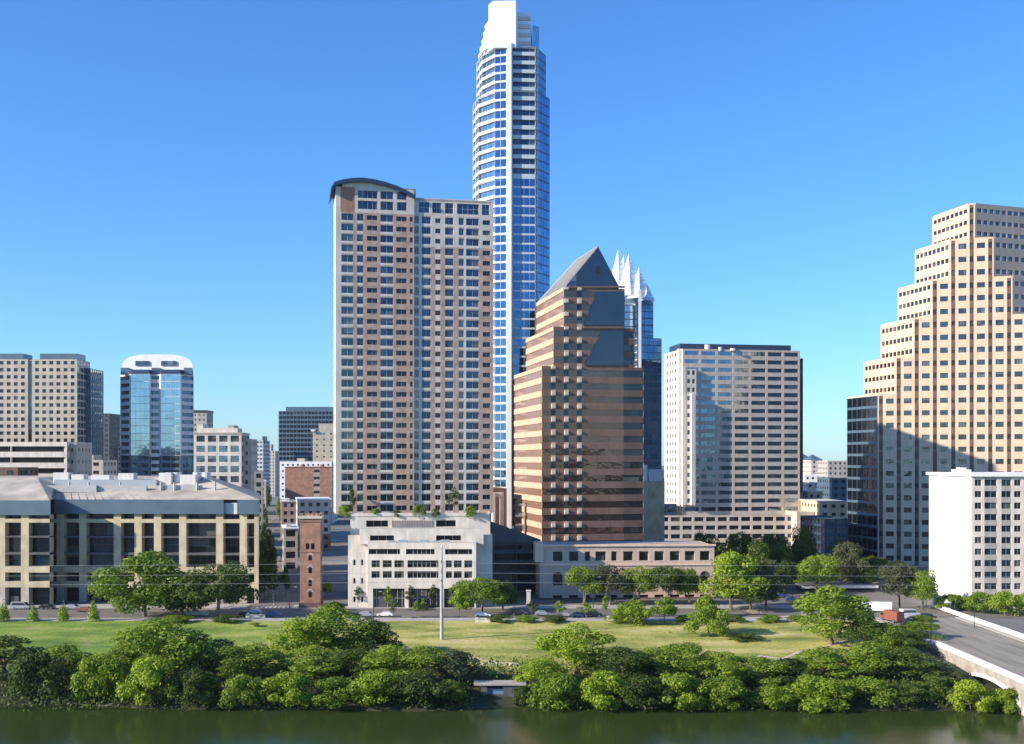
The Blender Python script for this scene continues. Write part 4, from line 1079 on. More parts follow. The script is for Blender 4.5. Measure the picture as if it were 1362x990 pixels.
block('beige_building', 'beige building with blank white stair wall, wedged left of the apartment tower', 'building', 416, 446, 900, R(4), 30, 573, ['tan', 'cream'], ['g_dark', 'g_olive'],
      front=dict(bay=5, fl=4.5, wf=.25, hf=.3, g=0, mull=0), units=[('upper_floor', 424, 446, 2, 5.5, 'tan'), ('stair_wall', 413.5, 418, -2, 1, 'white')])
block('white_building', 'low white flat roofed building in front of the dark slate block', 'low building', 372, 441, 880, R(2), 25, 614, ['white', 'cream'], ['g_dark'], front=dict(bay=4, fl=5, wf=.4, hf=.3, g=0, mull=0), units=[('rooftop_unit', 395, 405, 3, 2.4, 'greige')])
block('brick_building', 'orange brick warehouse with a grey glazed recess, behind the slim brick tower', 'brick building', 379, 441, 800, R(3), 40, 622, ['orangebrick', 'cream', 'grey'], ['g_dark', 'g_olive'],
      front=dict(bay=4.0, fl=4.6, wf=.001, hf=.4, g=1, sel=lambda i, j, c, rr, u, z: (('g', 1) if rr == 'w' else ('w', 2)) if 18 < u < 23 else ('w', 0)), side=dict(bay=5, fl=4.5, wf=.4, hf=.4, wall=1, g=0), cap=(.5, 'orangebrick'),
      units=[('chimney', 400, 403, 3, 2, 'orangebrick'), ('chimney', 426, 429, 3, 2, 'orangebrick')])
block('terrace_building', 'low building with white cornice and roof terrace just above the slim brick tower', 'low building', 396, 440, 560, GR, 30, 666, ['cream', 'orangebrick', 'grey'], ['g_dark', 'g_olive'],
      front=dict(bay=3.6, fl=4.3, wf=.5, hf=.45, wall=0, g=0, depth=.5, sel=lambda i, j, c, rr, u, z: ('w', 1) if j < 6 and not (c == 'w' and rr == 'w') else None), cap=(.7, 'white'))
# right hand gap
block('street_office', 'narrow grey office on the left side of the shaded street, behind the columned building', 'office', 338, 350, 520, GR, 40, 628, ['grey', 'tan'], ['g_dark'], front=dict(bay=3.4, fl=3.8, wf=.7, hf=.5, g=0, mull=0), right=dict(bay=4, fl=3.8, wf=.7, hf=.5, g=0, mull=0))
block('corner_shop', 'low shop with pale flat roof on the right side of the shaded street', 'shop', 377, 396, 455, GR, 24, 704, ['greige', 'cream'], ['g_navy'], front=dict(bay=3.2, fl=4, wf=.8, hf=.6, g=0, mull=0), cap=(.5, 'white'), units=[('rooftop_unit', 381, 387, 3, 1.6, 'steel')])
block('brick_shop', 'small brown brick shop behind the low shop with the pale flat roof', 'shop', 374, 394, 640, GR, 30, 668, ['pinkbrick', 'cream'], ['g_dark'], front=dict(bay=3.2, fl=4, wf=.5, hf=.5, g=0, mull=0), cap=(.4, 'cream'), units=[('rooftop_unit', 379, 385, 3, 1.8, 'whiteblue')])
block('low_building', 'low cream warehouse on the left of the street far behind the columned building', 'low building', 336, 354, 760, GR, 50, 640, ['cream', 'tan'], ['g_dark'], front=dict(bay=4, fl=4, wf=.5, hf=.5, g=0, mull=0), right=dict(bay=4, fl=4, wf=.5, hf=.5, g=0, mull=0))
block('ochre_building', 'ochre block in the gap between the pyramid-topped tower and the grey banded block', 'building', 857, 884, 505, R(4), 12, 640, ['sandstone', 'orangebrick'], ['g_olive'], front=dict(bay=4, fl=4, wf=.001, hf=.3, g=0), units=[('white_stack', 857, 861, 1, 7, 'white'), ('glass_screen', 863, 882, 4, 5, 'whiteblue')])
gap = [('pale block with a dark hipped roof, left end of the far skyline gap', 1066, 1079, 1100, 610, 'white', 3), ('grey pyramidal roofed house in the far skyline gap', 1079, 1094, 1000, 612, 'greige', 4),
       ('long blue grey block at the right of the far skyline gap', 1101, 1128, 900, 613, 'grey', 2), ('white wall building below the grey pyramidal roof', 1070, 1100, 800, 632, 'white', 1),
       ('small cream cube building in the middle of the far gap', 1072, 1092, 700, 642, 'cream', 5), ('bright white gable house in the far gap', 1098, 1108, 680, 650, 'white', 2), ('dark blue flat block touching the stepped tower', 1106, 1128, 640, 636, 'fascia', 4)]
for k, (lb, a, c, Y, py, mt, h) in enumerate(gap):
    bb = block('distant_building', lb, 'building', a, c, Y, R(3), 25, py, [mt, 'tan'], ['g_dark'], front=dict(bay=4, fl=4, wf=.45, hf=.4, g=0, mull=0), most=30, group='far buildings in the gap')
    if k in (0, 1, 5):
        fp = quad_fp(a - .5, Y - .5, R(3), c + .5, 26); zt = PZ(py, Y); m_ = ((fp[0][0] + fp[2][0]) / 2, (fp[0][1] + fp[2][1]) / 2, zt + 5); q = MB()
        for i in range(4): q.face([(*fp[i], zt + .02), (*fp[(i + 1) % 4], zt + .02), m_])
        bb.part('hipped_roof', q, M['fascia'] if k < 2 else M['grey'])
block('brick_terrace', 'orange brick terrace with a row of windows below the far skyline gap', 'brick building', 1090, 1128, 560, R(6), 30, 668, ['peach', 'orangebrick'], ['g_dark'], front=dict(bay=4, fl=4, wf=.5, hf=.4, g=0, mull=0), cap=(.5, 'cream'))
block('tan_building', 'low tan building with pale roof edge beside the grey block podium', 'low building', 1074, 1094, 600, R(6), 20, 655, ['tan', 'cream'], ['g_dark'], front=dict(bay=4, fl=4, wf=.4, hf=.4, g=0, mull=0), cap=(.6, 'cream'))
block('dark_building', 'dark blue glass low building in shade left of the stepped tower', 'low building', 1097, 1128, 500, R(6), 30, 690, ['navy', 'darkgrey'], ['g_navy'], front=dict(bay=4, fl=4, wf=.9, hf=.7, g=0, mull=0))
# beyond both picture edges the city goes on
block('office_block', 'grey office block continuing the skyline beyond the left edge', 'office block', -330, -90, 520, 0, 40, 560, ['greige', 'tan'], ['g_dark'], front=dict(bay=4, fl=4, wf=.6, hf=.5, g=0, mull=0), most=40)

# ---- pale blue glass octagonal tower
def octagon():
    Y0 = 640; z = lambda py: PZ(py, Y0)
    b = Bld('glass_tower', 'pale blue glass tower with clipped corners and rounded white crown', 'glass tower', PT(209, Y0), ['whiteblue', 'fascia', 'navy'], ['g_pale', 'g_navy', 'g_blue'])
    P = lambda px, d=0: PT(px, Y0 + d)
    pts = [P(160, 8), P(172, 0), P(199, -1.5), P(201, 0), P(213, 0), P(215, -1.5), P(242, 0), P(258, 8), P(256, 30), P(164, 30)]
    pts = [P(160, 8), P(172, 0), P(174, -1.2), P(199, -1.2), P(201, .6), P(212, .6), P(214, -1.2), P(240, -1.2), P(242, 0), P(257.5, 8), P(254, 30), P(168, 30)]
    gl = G(b, bay=2.6, fl=3.95, wf=.97, hf=.92, wall=0, g=0, depth=.06, end=.05, sill=.04, mull=0)
    bd = G(b, bay=5, fl=3.95, wf=1, hf=.5, wall=0, g=1, depth=.8, end=.01, sill=.3, mull=3)
    b.tier(pts, z(606), z(498), {0: bd, 1: None, 2: gl, 3: None, 4: bd, 5: None, 6: gl, 7: None, 8: bd, 9: gl, 10: None, 11: gl}, par=.3)
    b.tier(pts, 0, z(606), {0: G(b, bay=5, fl=4, wf=.9, hf=.7, wall=1, g=1), 2: G(b, bay=5, fl=4, wf=.9, hf=.6, wall=1, g=1), 4: bd, 6: G(b, bay=5, fl=4, wf=.9, hf=.6, wall=1, g=1), 8: G(b, bay=5, fl=4, wf=.9, hf=.7, wall=1, g=1)}, wm=1)  # darker walls and glass paint the shade on the lower storeys
    cb = MB(); cb.prism(inset(pts, .25), z(498) + .01, z(492)); b.part('cornice_band', cb, M['navy'])
    # rounded crown: arc section swept front to back
    prof = []
    for k in range(13):
        t = math.pi * k / 12; prof.append((209 - 47.5 * math.copysign(abs(math.cos(t)) ** .55, math.cos(t)), 492 - 21 * math.sin(t) ** .75))
    cr = MB(); f = [(*P(x, 2), z(y)) for x, y in prof]; bk = [(*P(209 + (x - 209) * .96, 28), z(y)) for x, y in prof]
    cr.face(f); cr.face(bk[::-1])
    for k in range(12): cr.face([f[k], bk[k], bk[k + 1], f[k + 1]])
    cr.face([f[-1], bk[-1], bk[0], f[0]])
    b.part('rounded_crown', cr, M['white'])
    for x0, x1 in ((180, 198), (214, 234)):
        w_ = MB(); w_.prism([P(x0, 1.4), P(x1, 1.4), P(x1, 2.2), P(x0, 2.2)], z(486), z(480)); b.part('crown_window', w_, M['g_olive'])
    for px in (166, 207, 250):
        w_ = MB(); w_.prism([P(px - 5.5, 1.2), P(px + 5.5, 1.2), P(px + 5.5, 3), P(px - 5.5, 3)], z(497.5), z(489)); b.part('corner_block', w_, M['fascia'])
    b.finish()
octagon()
# ================================================================== TERRAIN, WATER, ROADS
WZ = -6.0
def hgt(x, y):
    """ground height: south bank, lake bed, north bank, lawn, flat city"""
    sh = 233.5 + 1.6 * math.sin(x * .05) + 1.5 * math.sin(x * .13 + 1)
    if y < 12: return 0
    if y < 24: return -9 * (y - 12) / 12
    if y < sh - 6: return -9
    if y < sh: return -9 + (y - sh + 6) / 6 * 2.9
    if y < sh + 14: return -6.1 + 3.1 * min(1, (y - sh) / 14) ** .8
    if y < 314:
        t = (y - sh - 14) / (314 - sh - 14); return -3.0 + 3.0 * t ** .9 + .35 * math.sin(x * .045 + y * .03) * math.sin(math.pi * t)
    return 0
def sheet(name, xs, ys, mat, dz=0, zf=None, kindlab=None):
    mb = MB(); zf = zf or hgt
    nx, ny = len(xs), len(ys)
    mb.v = [(x, y, zf(x, y) + dz) for y in ys for x in xs]
    for j in range(ny - 1):
        for i in range(nx - 1):
            a = j * nx + i; mb.f.append((a, a + 1, a + nx + 1, a + nx)); mb.m.append(0)
    return mb.build(name, mat, smooth=True)
def fr(a, b, n): return [a + (b - a) * k / n for k in range(n + 1)]
xs = [-6000, -2000, -700, -350] + fr(-240, 240, 120) + [350, 700, 2000, 6000]
ys = [-3000, -400, -60, 0, 12, 24, 120, 200] + fr(214, 320, 53) + [360, 500, 900, 2000, 5000, 9000]
struct(sheet('ground', xs, ys, M['ground'], -.03))
ysb = fr(226, 262, 24); struct(sheet('riverbank', fr(-240, 240, 160), ysb, M['bank'], .01))
ysl = fr(253, 317.5, 40)
struct(sheet('lawn', fr(-240, 97.5, 130), ysl, M['lawn'], .03))
mb = MB(); mb.face([(-3000, 14, WZ), (3000, 14, WZ), (3000, 244, WZ), (-3000, 244, WZ)]); struct(mb.build('water', M['water']))
def flat(name, poly, mat, z): m_ = MB(); m_.face([(p[0], p[1], z) for p in poly]); return struct(m_.build(name, mat))
south = MB(); south.face([(-6000, -3000, .02), (6000, -3000, .02), (6000, 10, .02), (-6000, 10, .02)]); struct(south.build('south_bank', M['bank']))  # unseen dark sheet added for the tower glass to reflect
flat('road', [(-900, 323), (900, 323), (900, 344.5), (-900, 344.5)], M['asphalt'], .004)
def kerbed(name, poly, mat, h=.13): m_ = MB(); m_.prism(poly, -.2, h); return struct(m_.build(name, mat))
st = backv(GR)
SX = PX(371, 360)
kerbed('pavement', [(-900, 344.5), (SX - 7, 344.5), (SX - 7, 354.0), (-900, 354.0)], M['path'])
kerbed('pavement', [(SX + 6.5, 344.5), (92, 344.5), (92, 352), (SX + 6.5, 352)], M['path'])
kerbed('pavement', [(128, 344.5), (900, 344.5), (900, 352), (128, 352)], M['path'])
kerbed('pavement', [(-900, 317.8), (96, 317.8), (96, 323), (-900, 323)], M['path'])
a, c = (SX - 6, 344), (SX + 6, 344)
flat('street', [a, c, add(c, st, 700), add(a, st, 700)], M['asphalt'], .008)
flat('avenue', [(97, 344), (124, 344), (118, 600), (92, 600)], M['asphalt'], .008)
for Yc in (470, 610, 760, 900): flat('cross_street', [(-420, Yc), (-60, Yc + 20), (-60, Yc + 34), (-420, Yc + 14)], M['roadpale'], .012)  # paler surface: sunlight on the cross streets put into its colour
mk = MB()
for k in range(-60, 60):
    x = k * 7.0
    if 95 < x < 126: continue
    mk.face([(x, 333.6, .012), (x + 3, 333.6, .012), (x + 3, 333.78, .012), (x, 333.78, .012)])
for y in (323.5, 344.1): mk.face([(-600, y, .012), (95, y, .012), (95, y + .15, .012), (-600, y + .15, .012)])
for k in range(9): mk.face([(SX - 5.4 + k * 1.3, 345.5, .012), (SX - 4.8 + k * 1.3, 345.5, .012), (SX - 4.8 + k * 1.3, 348.5, .012), (SX - 5.4 + k * 1.3, 348.5, .012)])
for k in range(60):
    p = add((SX, 352), st, k * 9); mk.face([(p[0] - .08, p[1], .012), (p[0] + .08, p[1], .012), (*add((p[0] + .08, p[1]), st, 4), .012), (*add((p[0] - .08, p[1]), st, 4), .012)])
struct(mk.build('road_markings', M['c_white']))
# sandy trail on the lawn, and short pieces that show between the trees
def trail(pts, w, name='trail'):
    m_ = MB()
    for k in range(len(pts) - 1):
        (x0, y0), (x1, y1) = pts[k], pts[k + 1]; n = 6
        for q in range(n):
            t0, t1 = q / n, (q + 1) / n
            a0 = (x0 + (x1 - x0) * t0, y0 + (y1 - y0) * t0); a1 = (x0 + (x1 - x0) * t1, y0 + (y1 - y0) * t1)
            m_.face([(a0[0], a0[1] - w, hgt(a0[0], a0[1] - w) + .07), (a1[0], a1[1] - w, hgt(a1[0], a1[1] - w) + .07), (a1[0], a1[1] + w, hgt(a1[0], a1[1] + w) + .07), (a0[0], a0[1] + w, hgt(a0[0], a0[1] + w) + .07)])
    return struct(m_.build(name, M['trail']))
def onground(px, py):
    Y = 300.0
    for _ in range(30):
        X = PX(px, Y); Y = (CZ - hgt(X, Y)) * F / (py - HY) * .5 + Y * .5
    return PX(px, Y), Y
trail([onground(985, 882), onground(1012, 873), onground(1040, 877), onground(1062, 868), onground(1100, 860), onground(1125, 852)], .9)
trail([onground(985, 823), onground(1040, 821), onground(1075, 818)], 1.2)
trail([onground(470, 829), onground(520, 826)], .8)
trail([onground(620, 874), onground(668, 882), onground(690, 885)], .5)

# ---- bridge
def bridge():
    root = empty('bridge', (112, 270, 0), 'pale concrete road bridge with white parapets and arches crossing the lake at right', 'bridge')
    xa, xb, y0, y1 = 99.6, 125.0, 20.0, 322.0; n = 0
    dk = MB(); dk.prism([(xa, y0), (xb, y0), (xb, y1), (xa, y1)], -.8, .30); dk.build('deck', M['bridgeside'], root)
    rd = MB(); rd.face([(xa + 2.2, y0, .305), (xb - 2.2, y0, .305), (xb - 2.2, y1, .305), (xa + 2.2, y1, .305)]); rd.face([(xa + 2.2, y1, .305), (xb - 2.2, y1, .305), (xb - 1.8, 323.2, .016), (xa + 2.2, 323.2, .016)])
    rd.build('roadway', M['roadpale'], root)
    for x in (xa + 1.1, xb - 1.1):
        sw = MB(); sw.prism([(x - 1.1, y0), (x + 1.1, y0), (x + 1.1, y1), (x - 1.1, y1)], .302, .45); sw.build('footway', M['path'], root)
    for x in (xa + .15, xb - .15):
        pr = MB(); pr.prism([(x - .2, y0), (x + .2, y0), (x + .2, y1 - 49 if x < 110 else 345), (x - .2, y1 - 49 if x < 110 else 345)], .42, 1.15)
        for k in range(15, 95): pr.box((x, y0 + k * 3.4, 1.15), (.5, .5, .28)) if (y0 + k * 3.4) < (270 if x < 110 else 342) else None
        for k in range(170): pr.box((x, y0 + 95 + k * 1.15, 1.15), (.16, .16, .22)) if (y0 + 95 + k * 1.15) < (271 if x < 110 else 344) else None
        pr.prism([(x - .28, y0), (x + .28, y0), (x + .28, y1 - 49 if x < 110 else 345), (x - .28, y1 - 49 if x < 110 else 345)], 1.371, 1.52)
        pr.build('parapet', M['white'], root)
    # arches, each a spandrel wall with its arched opening and a raised rim
    spans = [(228.5, 256.5), (196, 226), (163.5, 193.5), (131, 161), (98.5, 128.5), (66, 96), (33.5, 63.5)]
    wl = MB(); rim = MB(); soff = MB()
    zs_, zt_ = -5.9, -.805
    for x, s_ in ((xa + .4, -1), (xb - .4, 1)):
        for a, c in spans:
            mid, hw = (a + c) / 2, (c - a) / 2; N_ = 16; prev = None
            for k in range(N_ + 1):
                t = math.pi * k / N_; y = mid - math.cos(t) * hw; z = zs_ + 3.9 * math.sin(t) ** .9
                if prev:
                    wl.face([(x, prev[0], prev[1]), (x, y, z), (x, y, zt_), (x, prev[0], zt_)])
                    ro = lambda yy, zz: (mid + (yy - mid) * 1.04, zz + .75)
                    p0, p1 = prev, (y, z); q0, q1 = ro(*p0), ro(*p1); xo = x + s_ * .35
                    rim.face([(xo, *p0), (xo, *p1), (xo, *q1), (xo, *q0)]); rim.face([(xo, *q0), (xo, *q1), (x, *q1), (x, *q0)])
                    rim.face([(xo, *p0), (xo, *p1), (x, *p1), (x, *p0)])
                    if s_ == -1: soff.face([(xa + .4, *p0), (xa + .4, *p1), (xb - .4, *p1), (xb - .4, *p0)])
                prev = (y, z)
        for k in range(len(spans)):
            hi = spans[k - 1][0] if k else 300; lo = spans[k][1]
            wl.face([(x, lo, -9), (x, hi, -9), (x, hi, zt_), (x, lo, zt_)])
    wl.build('spandrel_wall', M['bridgeside'], root); rim.build('arch_rim', M['bridge'], root); soff.build('arch_soffit', M['bridgeside'], root)
    pi = MB()
    for k in range(1, len(spans)):
        y = (spans[k - 1][0] + spans[k][1]) / 2; pi.prism([(xa + .42, y - 1), (xb - .42, y - 1), (xb - .42, y + 1), (xa + .42, y + 1)], -9.5, -5.6)
    pi.build('pier', M['bridge'], root)
bridge()

# ================================================================== VEGETATION
def rnd(a, b): return random.uniform(a, b)
def crown_mesh(name, H, Rr, shape, n, leaf, seed, lobes=14, base=.22):
    rs = random.Random(seed); mb = MB(); L_ = []
    for k in range(lobes):
        if shape == 'cone':
            t = k / lobes; z = base * H + (H * (1 - base)) * (t * .95); rr = Rr * (1 - t) ** .75 * .85; L_.append((0 + rs.uniform(-.1, .1) * Rr, rs.uniform(-.1, .1) * Rr, z, max(.15, rr), H / lobes * .9))
        else:
            a = rs.uniform(0, 2 * math.pi); t = (k + .5) / lobes
            zr = rs.random(); z = H * (base + .12 + (1 - base - .28) * zr)
            prof = math.sin(math.pi * min(1, .22 + .70 * zr)) ** .8 if shape == 'round' else (1 - .35 * zr)
            d = Rr * prof * (.3 + .6 * rs.random() ** .6); r0 = Rr * rs.uniform(.17, .36)
            L_.append((math.cos(a) * d, math.sin(a) * d, z, r0, r0 * rs.uniform(.6, .85)))
    if shape != 'cone': L_.append((0, 0, H * .58, Rr * .42, H * .24)); L_.append((rs.uniform(-.1, .1) * Rr, 0, H * .84, Rr * .32, H * .13))
    wt = [l[3] ** 2 for l in L_]
    for k in range(n):
        cx, cy, cz, r0, rz = rs.choices(L_, wt)[0]
        v = Vector((rs.gauss(0, 1), rs.gauss(0, 1), rs.gauss(0, 1) + .25)).normalized()
        q = rs.random(); d = (.55 + .45 * q ** .5) if q > .12 else rs.uniform(1.0, 1.28)
        p = Vector((cx + v.x * r0 * d, cy + v.y * r0 * d, cz + v.z * rz * d))
        if p.z < H * base * .6: continue
        nrm = (v + Vector((rs.gauss(0, .55), rs.gauss(0, .55), rs.gauss(0, .55) + .2))).normalized()
        t1 = nrm.orthogonal().normalized(); t1.rotate(__import__('mathutils').Quaternion(nrm, rs.uniform(0, 6.28))); t2 = nrm.cross(t1)
        s_ = leaf * rs.uniform(.55, 1.35); w = s_ * rs.uniform(.5, .8)
        mb.face([p - t1 * s_ * .5, p - t2 * w * .5 + t1 * s_ * .05, p + t1 * s_ * .5 + nrm * s_ * .12, p + t2 * w * .5])
    me = bpy.data.meshes.new(name); me.from_pydata([tuple(v) for v in mb.v], [], mb.f); me.materials.append(M['leaf_b']); me.update(); return me, L_
def trunk_mesh(name, H, Rr, L_, seed, r0, multi=1):
    rs = random.Random(seed); mb = MB()
    for m_ in range(multi):
        ox = rs.uniform(-.5, .5) * (multi > 1) * 1.6; px = Vector((ox * .4, rs.uniform(-.3, .3), -.5)); rr = r0
        top = H * .45; pr = px
        for k in range(4):
            q = Vector((ox * (1 + k * .35) + rs.uniform(-.12, .12), rs.uniform(-.15, .15), top * (k + 1) / 4)); mb.tube(pr, q, rr, rr * .82, 7, caps=False); pr = q; rr *= .82
        for l in rs.sample(L_, min(6, len(L_))):
            tip = Vector((l[0] * .9, l[1] * .9, l[2])); s_ = Vector((ox, 0, H * rs.uniform(.22, .42))); mid = s_.lerp(tip, .5) + Vector((0, 0, -.2))
            mb.tube(s_, mid, rr * .6, rr * .4, 5, caps=False); mb.tube(mid, tip, rr * .4, rr * .12, 5, caps=False)
    me = bpy.data.meshes.new(name); me.from_pydata([tuple(v) for v in mb.v], [], mb.f); me.materials.append(M['bark']); me.update(); return me
VAR = {}
def variant(key, H, Rr, shape, n, leaf, lobes=14, base=.22, r0=.25, multi=1, reps=3):
    VAR[key] = []
    for k in range(reps):
        cm, L_ = crown_mesh('crown', H, Rr, shape, n, leaf, hash(key) % 1 + 31 * k + len(key) * 7 + ord(key[0]), lobes, base)
        VAR[key].append((cm, trunk_mesh('trunk', H, Rr, L_, k + 5, r0, multi)))
variant('big', 10, 5.2, 'round', 9500, .42, 36, .08, .28, 1, 5)
variant('open', 10, 5.2, 'round', 5600, .42, 22, .14, .34, 2, 4)
variant('bush', 5, 3.6, 'round', 5200, .33, 24, .02, .12, 1, 4)
variant('oak', 9, 5.5, 'wide', 7500, .42, 32, .28, .26, 2, 3)
variant('mid', 7, 3.2, 'round', 2600, .42, 20, .2, .16, 1, 3)
variant('cone', 4.6, 1.25, 'cone', 900, .3, 9, .08, .07, 1, 2)
variant('sap', 4.5, 1.3, 'round', 520, .34, 8, .3, .06, 1, 2)
_cnt = [0]
def tree(px, py_top, w_px, Y, key, leaf, label, z=None, group=None, name=None, cat='tree', wz=None):
    """a tree whose crown is w_px wide and tops out at py_top, rooted at distance Y"""
    X = PX(px, Y); zb = hgt(X, Y) if z is None else z; zb = max(zb, WZ - .3)
    H = PZ(py_top, Y) - zb; W = w_px * Y / F
    _cnt[0] += 1; cm, tm = VAR[key][_cnt[0] % len(VAR[key])]
    bh, bw = {'big': (10, 5.2), 'open': (10, 5.2), 'bush': (5, 3.6), 'oak': (9, 5.5), 'mid': (7, 3.2), 'cone': (4.6, 1.25), 'sap': (4.5, 1.3)}[key]
    sz, sx = H / bh / 1.0, W / (bw * 2) / .92
    rt = empty(name or {'bush': 'shrub', 'cone': 'cone_tree', 'sap': 'sapling'}.get(key, 'tree'), (X, Y, zb), label, cat, group)
    rt.rotation_euler = (0, 0, _cnt[0] * 2.4); rt.scale = (sx, sx, sz)
    for nm, me in (('crown', cm), ('trunk', tm)):
        o = bpy.data.objects.new(nm, me); COL.objects.link(o); o.parent = rt
        if nm == 'crown': o.material_slots[0].link = 'OBJECT'; o.material_slots[0].material = M[leaf]
    return rt
BK = 'trees and bushes along the river bank'
bank = [
 (8, 846, 95, 250, 'big', 'leaf_c', 'dark tree at the left end of the river bank'),
 (52, 866, 70, 243, 'bush', 'leaf_c', 'low dark bush second from the left end of the bank'),
 (92, 856, 72, 249, 'big', 'leaf_b', 'green bank tree third from the left edge, below the first cone trees'),
 (133, 868, 66, 243, 'bush', 'leaf_a', 'bright low bank bush left of the tall bank tree with the pale stem'),
 (160, 858, 60, 250, 'big', 'leaf_b', 'narrow bank tree just left of the tall tree with the pale stem'),
 (208, 823, 112, 250, 'big', 'leaf_a', 'tallest bright tree of the left bank, standing in front of the lawn'),
 (200, 880, 60, 240, 'bush', 'leaf_a', 'bright hanging bush at the water below the tallest left bank tree'),
 (262, 845, 80, 254, 'big', 'leaf_c', 'dark bank tree just right of the tallest bright left bank tree'),
 (262, 890, 72, 240, 'bush', 'leaf_c', 'dark bush low at the water right of the tallest left bank tree'),
 (305, 862, 74, 247, 'big', 'leaf_b', 'round green bank tree below the sunny strip of lawn'),
 (345, 858, 66, 249, 'big', 'leaf_a', 'bright bank tree below and left of the brick tower'),
 (322, 896, 60, 239, 'bush', 'leaf_b', 'low green bush at the water left below the brick tower'),
 (392, 822, 78, 262, 'big', 'leaf_a', 'bright tree straight below the brick tower'),
 (438, 806, 92, 268, 'big', 'leaf_b', 'tall dense tree right of the foot of the brick tower'),
 (488, 822, 66, 266, 'big', 'leaf_c', 'dark tree at the left end of the yellow meadow'),
 (412, 862, 90, 250, 'big', 'leaf_b', 'wide bank tree below the dense pair beside the brick tower'),
 (385, 893, 70, 240, 'bush', 'leaf_a', 'bright bush at the water below the brick tower'),
 (470, 866, 80, 248, 'big', 'leaf_c', 'dark bank tree below the left end of the meadow'),
 (448, 900, 72, 239, 'bush', 'leaf_b', 'low bush at the water, left of the bright bank trees by the pole'),
 (520, 858, 76, 248, 'big', 'leaf_a', 'bright bank tree left of the tall white pole'),
 (500, 898, 70, 239, 'bush', 'leaf_a', 'bright low bush at the water left of the tall white pole'),
 (562, 862, 78, 247, 'big', 'leaf_b', 'bank tree right in front of the foot of the tall white pole'),
 (603, 866, 62, 245, 'big', 'leaf_d', 'grey green bank tree left of the drain outlet with the blue door'),
 (560, 902, 66, 239, 'bush', 'leaf_c', 'dark bush at the water below the tall white pole'),
 (598, 903, 48, 241, 'bush', 'leaf_b', 'small bush hanging over the water left of the drain outlet'),
 (694, 912, 26, 241, 'bush', 'leaf_c', 'small dark bush at the right side of the blue door'),
 (722, 884, 58, 245, 'big', 'leaf_a', 'bright bank tree right of the drain outlet'),
 (768, 836, 84, 254, 'big', 'leaf_a', 'tall bright bank tree rising in front of the meadow'),
 (740, 902, 60, 239, 'bush', 'leaf_b', 'low bush at the water below the tall bright bank tree'),
 (825, 872, 84, 247, 'big', 'leaf_c', 'dark bank tree right of the tall bright bank tree'),
 (800, 900, 60, 239, 'bush', 'leaf_a', 'bright low bush at the water right of the tall bright bank tree'),
 (868, 868, 66, 250, 'big', 'leaf_b', 'green bank tree below the bushy pair on the meadow'),
 (858, 905, 60, 239, 'bush', 'leaf_c', 'very dark bush at the water in the middle of the right bank'),
 (915, 866, 78, 250, 'big', 'leaf_b', 'round bank tree below the round meadow bush'),
 (905, 902, 66, 239, 'bush', 'leaf_a', 'bright low bush at the water below the round meadow bush'),
 (962, 874, 76, 247, 'big', 'leaf_a', 'bright bank tree below the long tree shadow on the meadow'),
 (960, 908, 64, 239, 'bush', 'leaf_b', 'low bush at the water left of the sandy trail end'),
 (1010, 884, 74, 245, 'big', 'leaf_b', 'bank tree below the left end of the sandy trail'),
 (1052, 884, 70, 246, 'big', 'leaf_c', 'dark bank tree below the middle of the sandy trail'),
 (1030, 912, 60, 239, 'bush', 'leaf_a', 'low bright bush at the water below the sandy trail'),
 (1098, 866, 84, 250, 'big', 'leaf_a', 'bright broad bank tree in front of the dense dark clump at right'),
 (1088, 905, 70, 239, 'bush', 'leaf_a', 'bright bush at the water under the broad right bank tree'),
 (1150, 862, 86, 252, 'big', 'leaf_b', 'bank tree left of the shaded tree beside the bridge'),
 (1150, 900, 76, 240, 'bush', 'leaf_b', 'bush at the water left of the shaded tree beside the bridge'),
 (1205, 872, 84, 250, 'big', 'leaf_c', 'shaded dark tree beside the bridge end'),
 (1204, 908, 66, 240, 'bush', 'leaf_c', 'shaded bush at the water beside the bridge end'),
 (1245, 898, 50, 244, 'bush', 'leaf_c', 'dark bush under the bridge parapet'),
 (1108, 790, 88, 286, 'big', 'leaf_a', 'large leafy tree with yellow green crown above the end of the sandy trail'),
 (1150, 822, 62, 280, 'big', 'leaf_c', 'dark tree behind the large yellow green tree, beside the road'),
 (1185, 842, 60, 276, 'big', 'leaf_b', 'medium tree on the slope between the road and the shaded bridge tree'),
 (1290, 903, 44, 236, 'bush', 'leaf_a', 'small bright bush in front of the bridge arch'),
 (1327, 908, 36, 235, 'bush', 'leaf_a', 'second small bright bush in front of the bridge arch, nearer the frame edge'),
 (1352, 914, 40, 236, 'bush', 'leaf_b', 'last green bush in front of the bridge arch at the right edge'),
]
bank += [(1222, 836, 52, 286, 'big', 'leaf_b', 'tree on the slope hiding the near end of the bridge'), (1240, 868, 44, 262, 'bush', 'leaf_d', 'grey green bush against the bridge parapet'), (1200, 846, 60, 272, 'big', 'leaf_c', 'dark tree on the slope left of the bridge parapet'), (1262, 886, 40, 248, 'bush', 'leaf_d', 'brownish bush below the bridge parapet'), (640, 858, 0, 0, '', '', '')][:4]
for p in bank:
    p = list(p); low = p[4] == 'bush' and p[3] < 245; p[2] *= 1.2; p[3] -= 5 if low else 1
    if p[0] < 1230: p[1] -= 8 if low else (2 if p[0] < 640 else 7)
    if p[4] == 'big' and int(p[0]) % 5 in (0, 2, 3): p[4] = 'open'; p[1] -= (int(p[0]) * 7) % (4 if p[0] < 640 else 9)
    if p[4] == 'bush' and int(p[0]) % 3 == 1: p[1] += 8; p[2] *= .85
    tree(*p, group=BK)
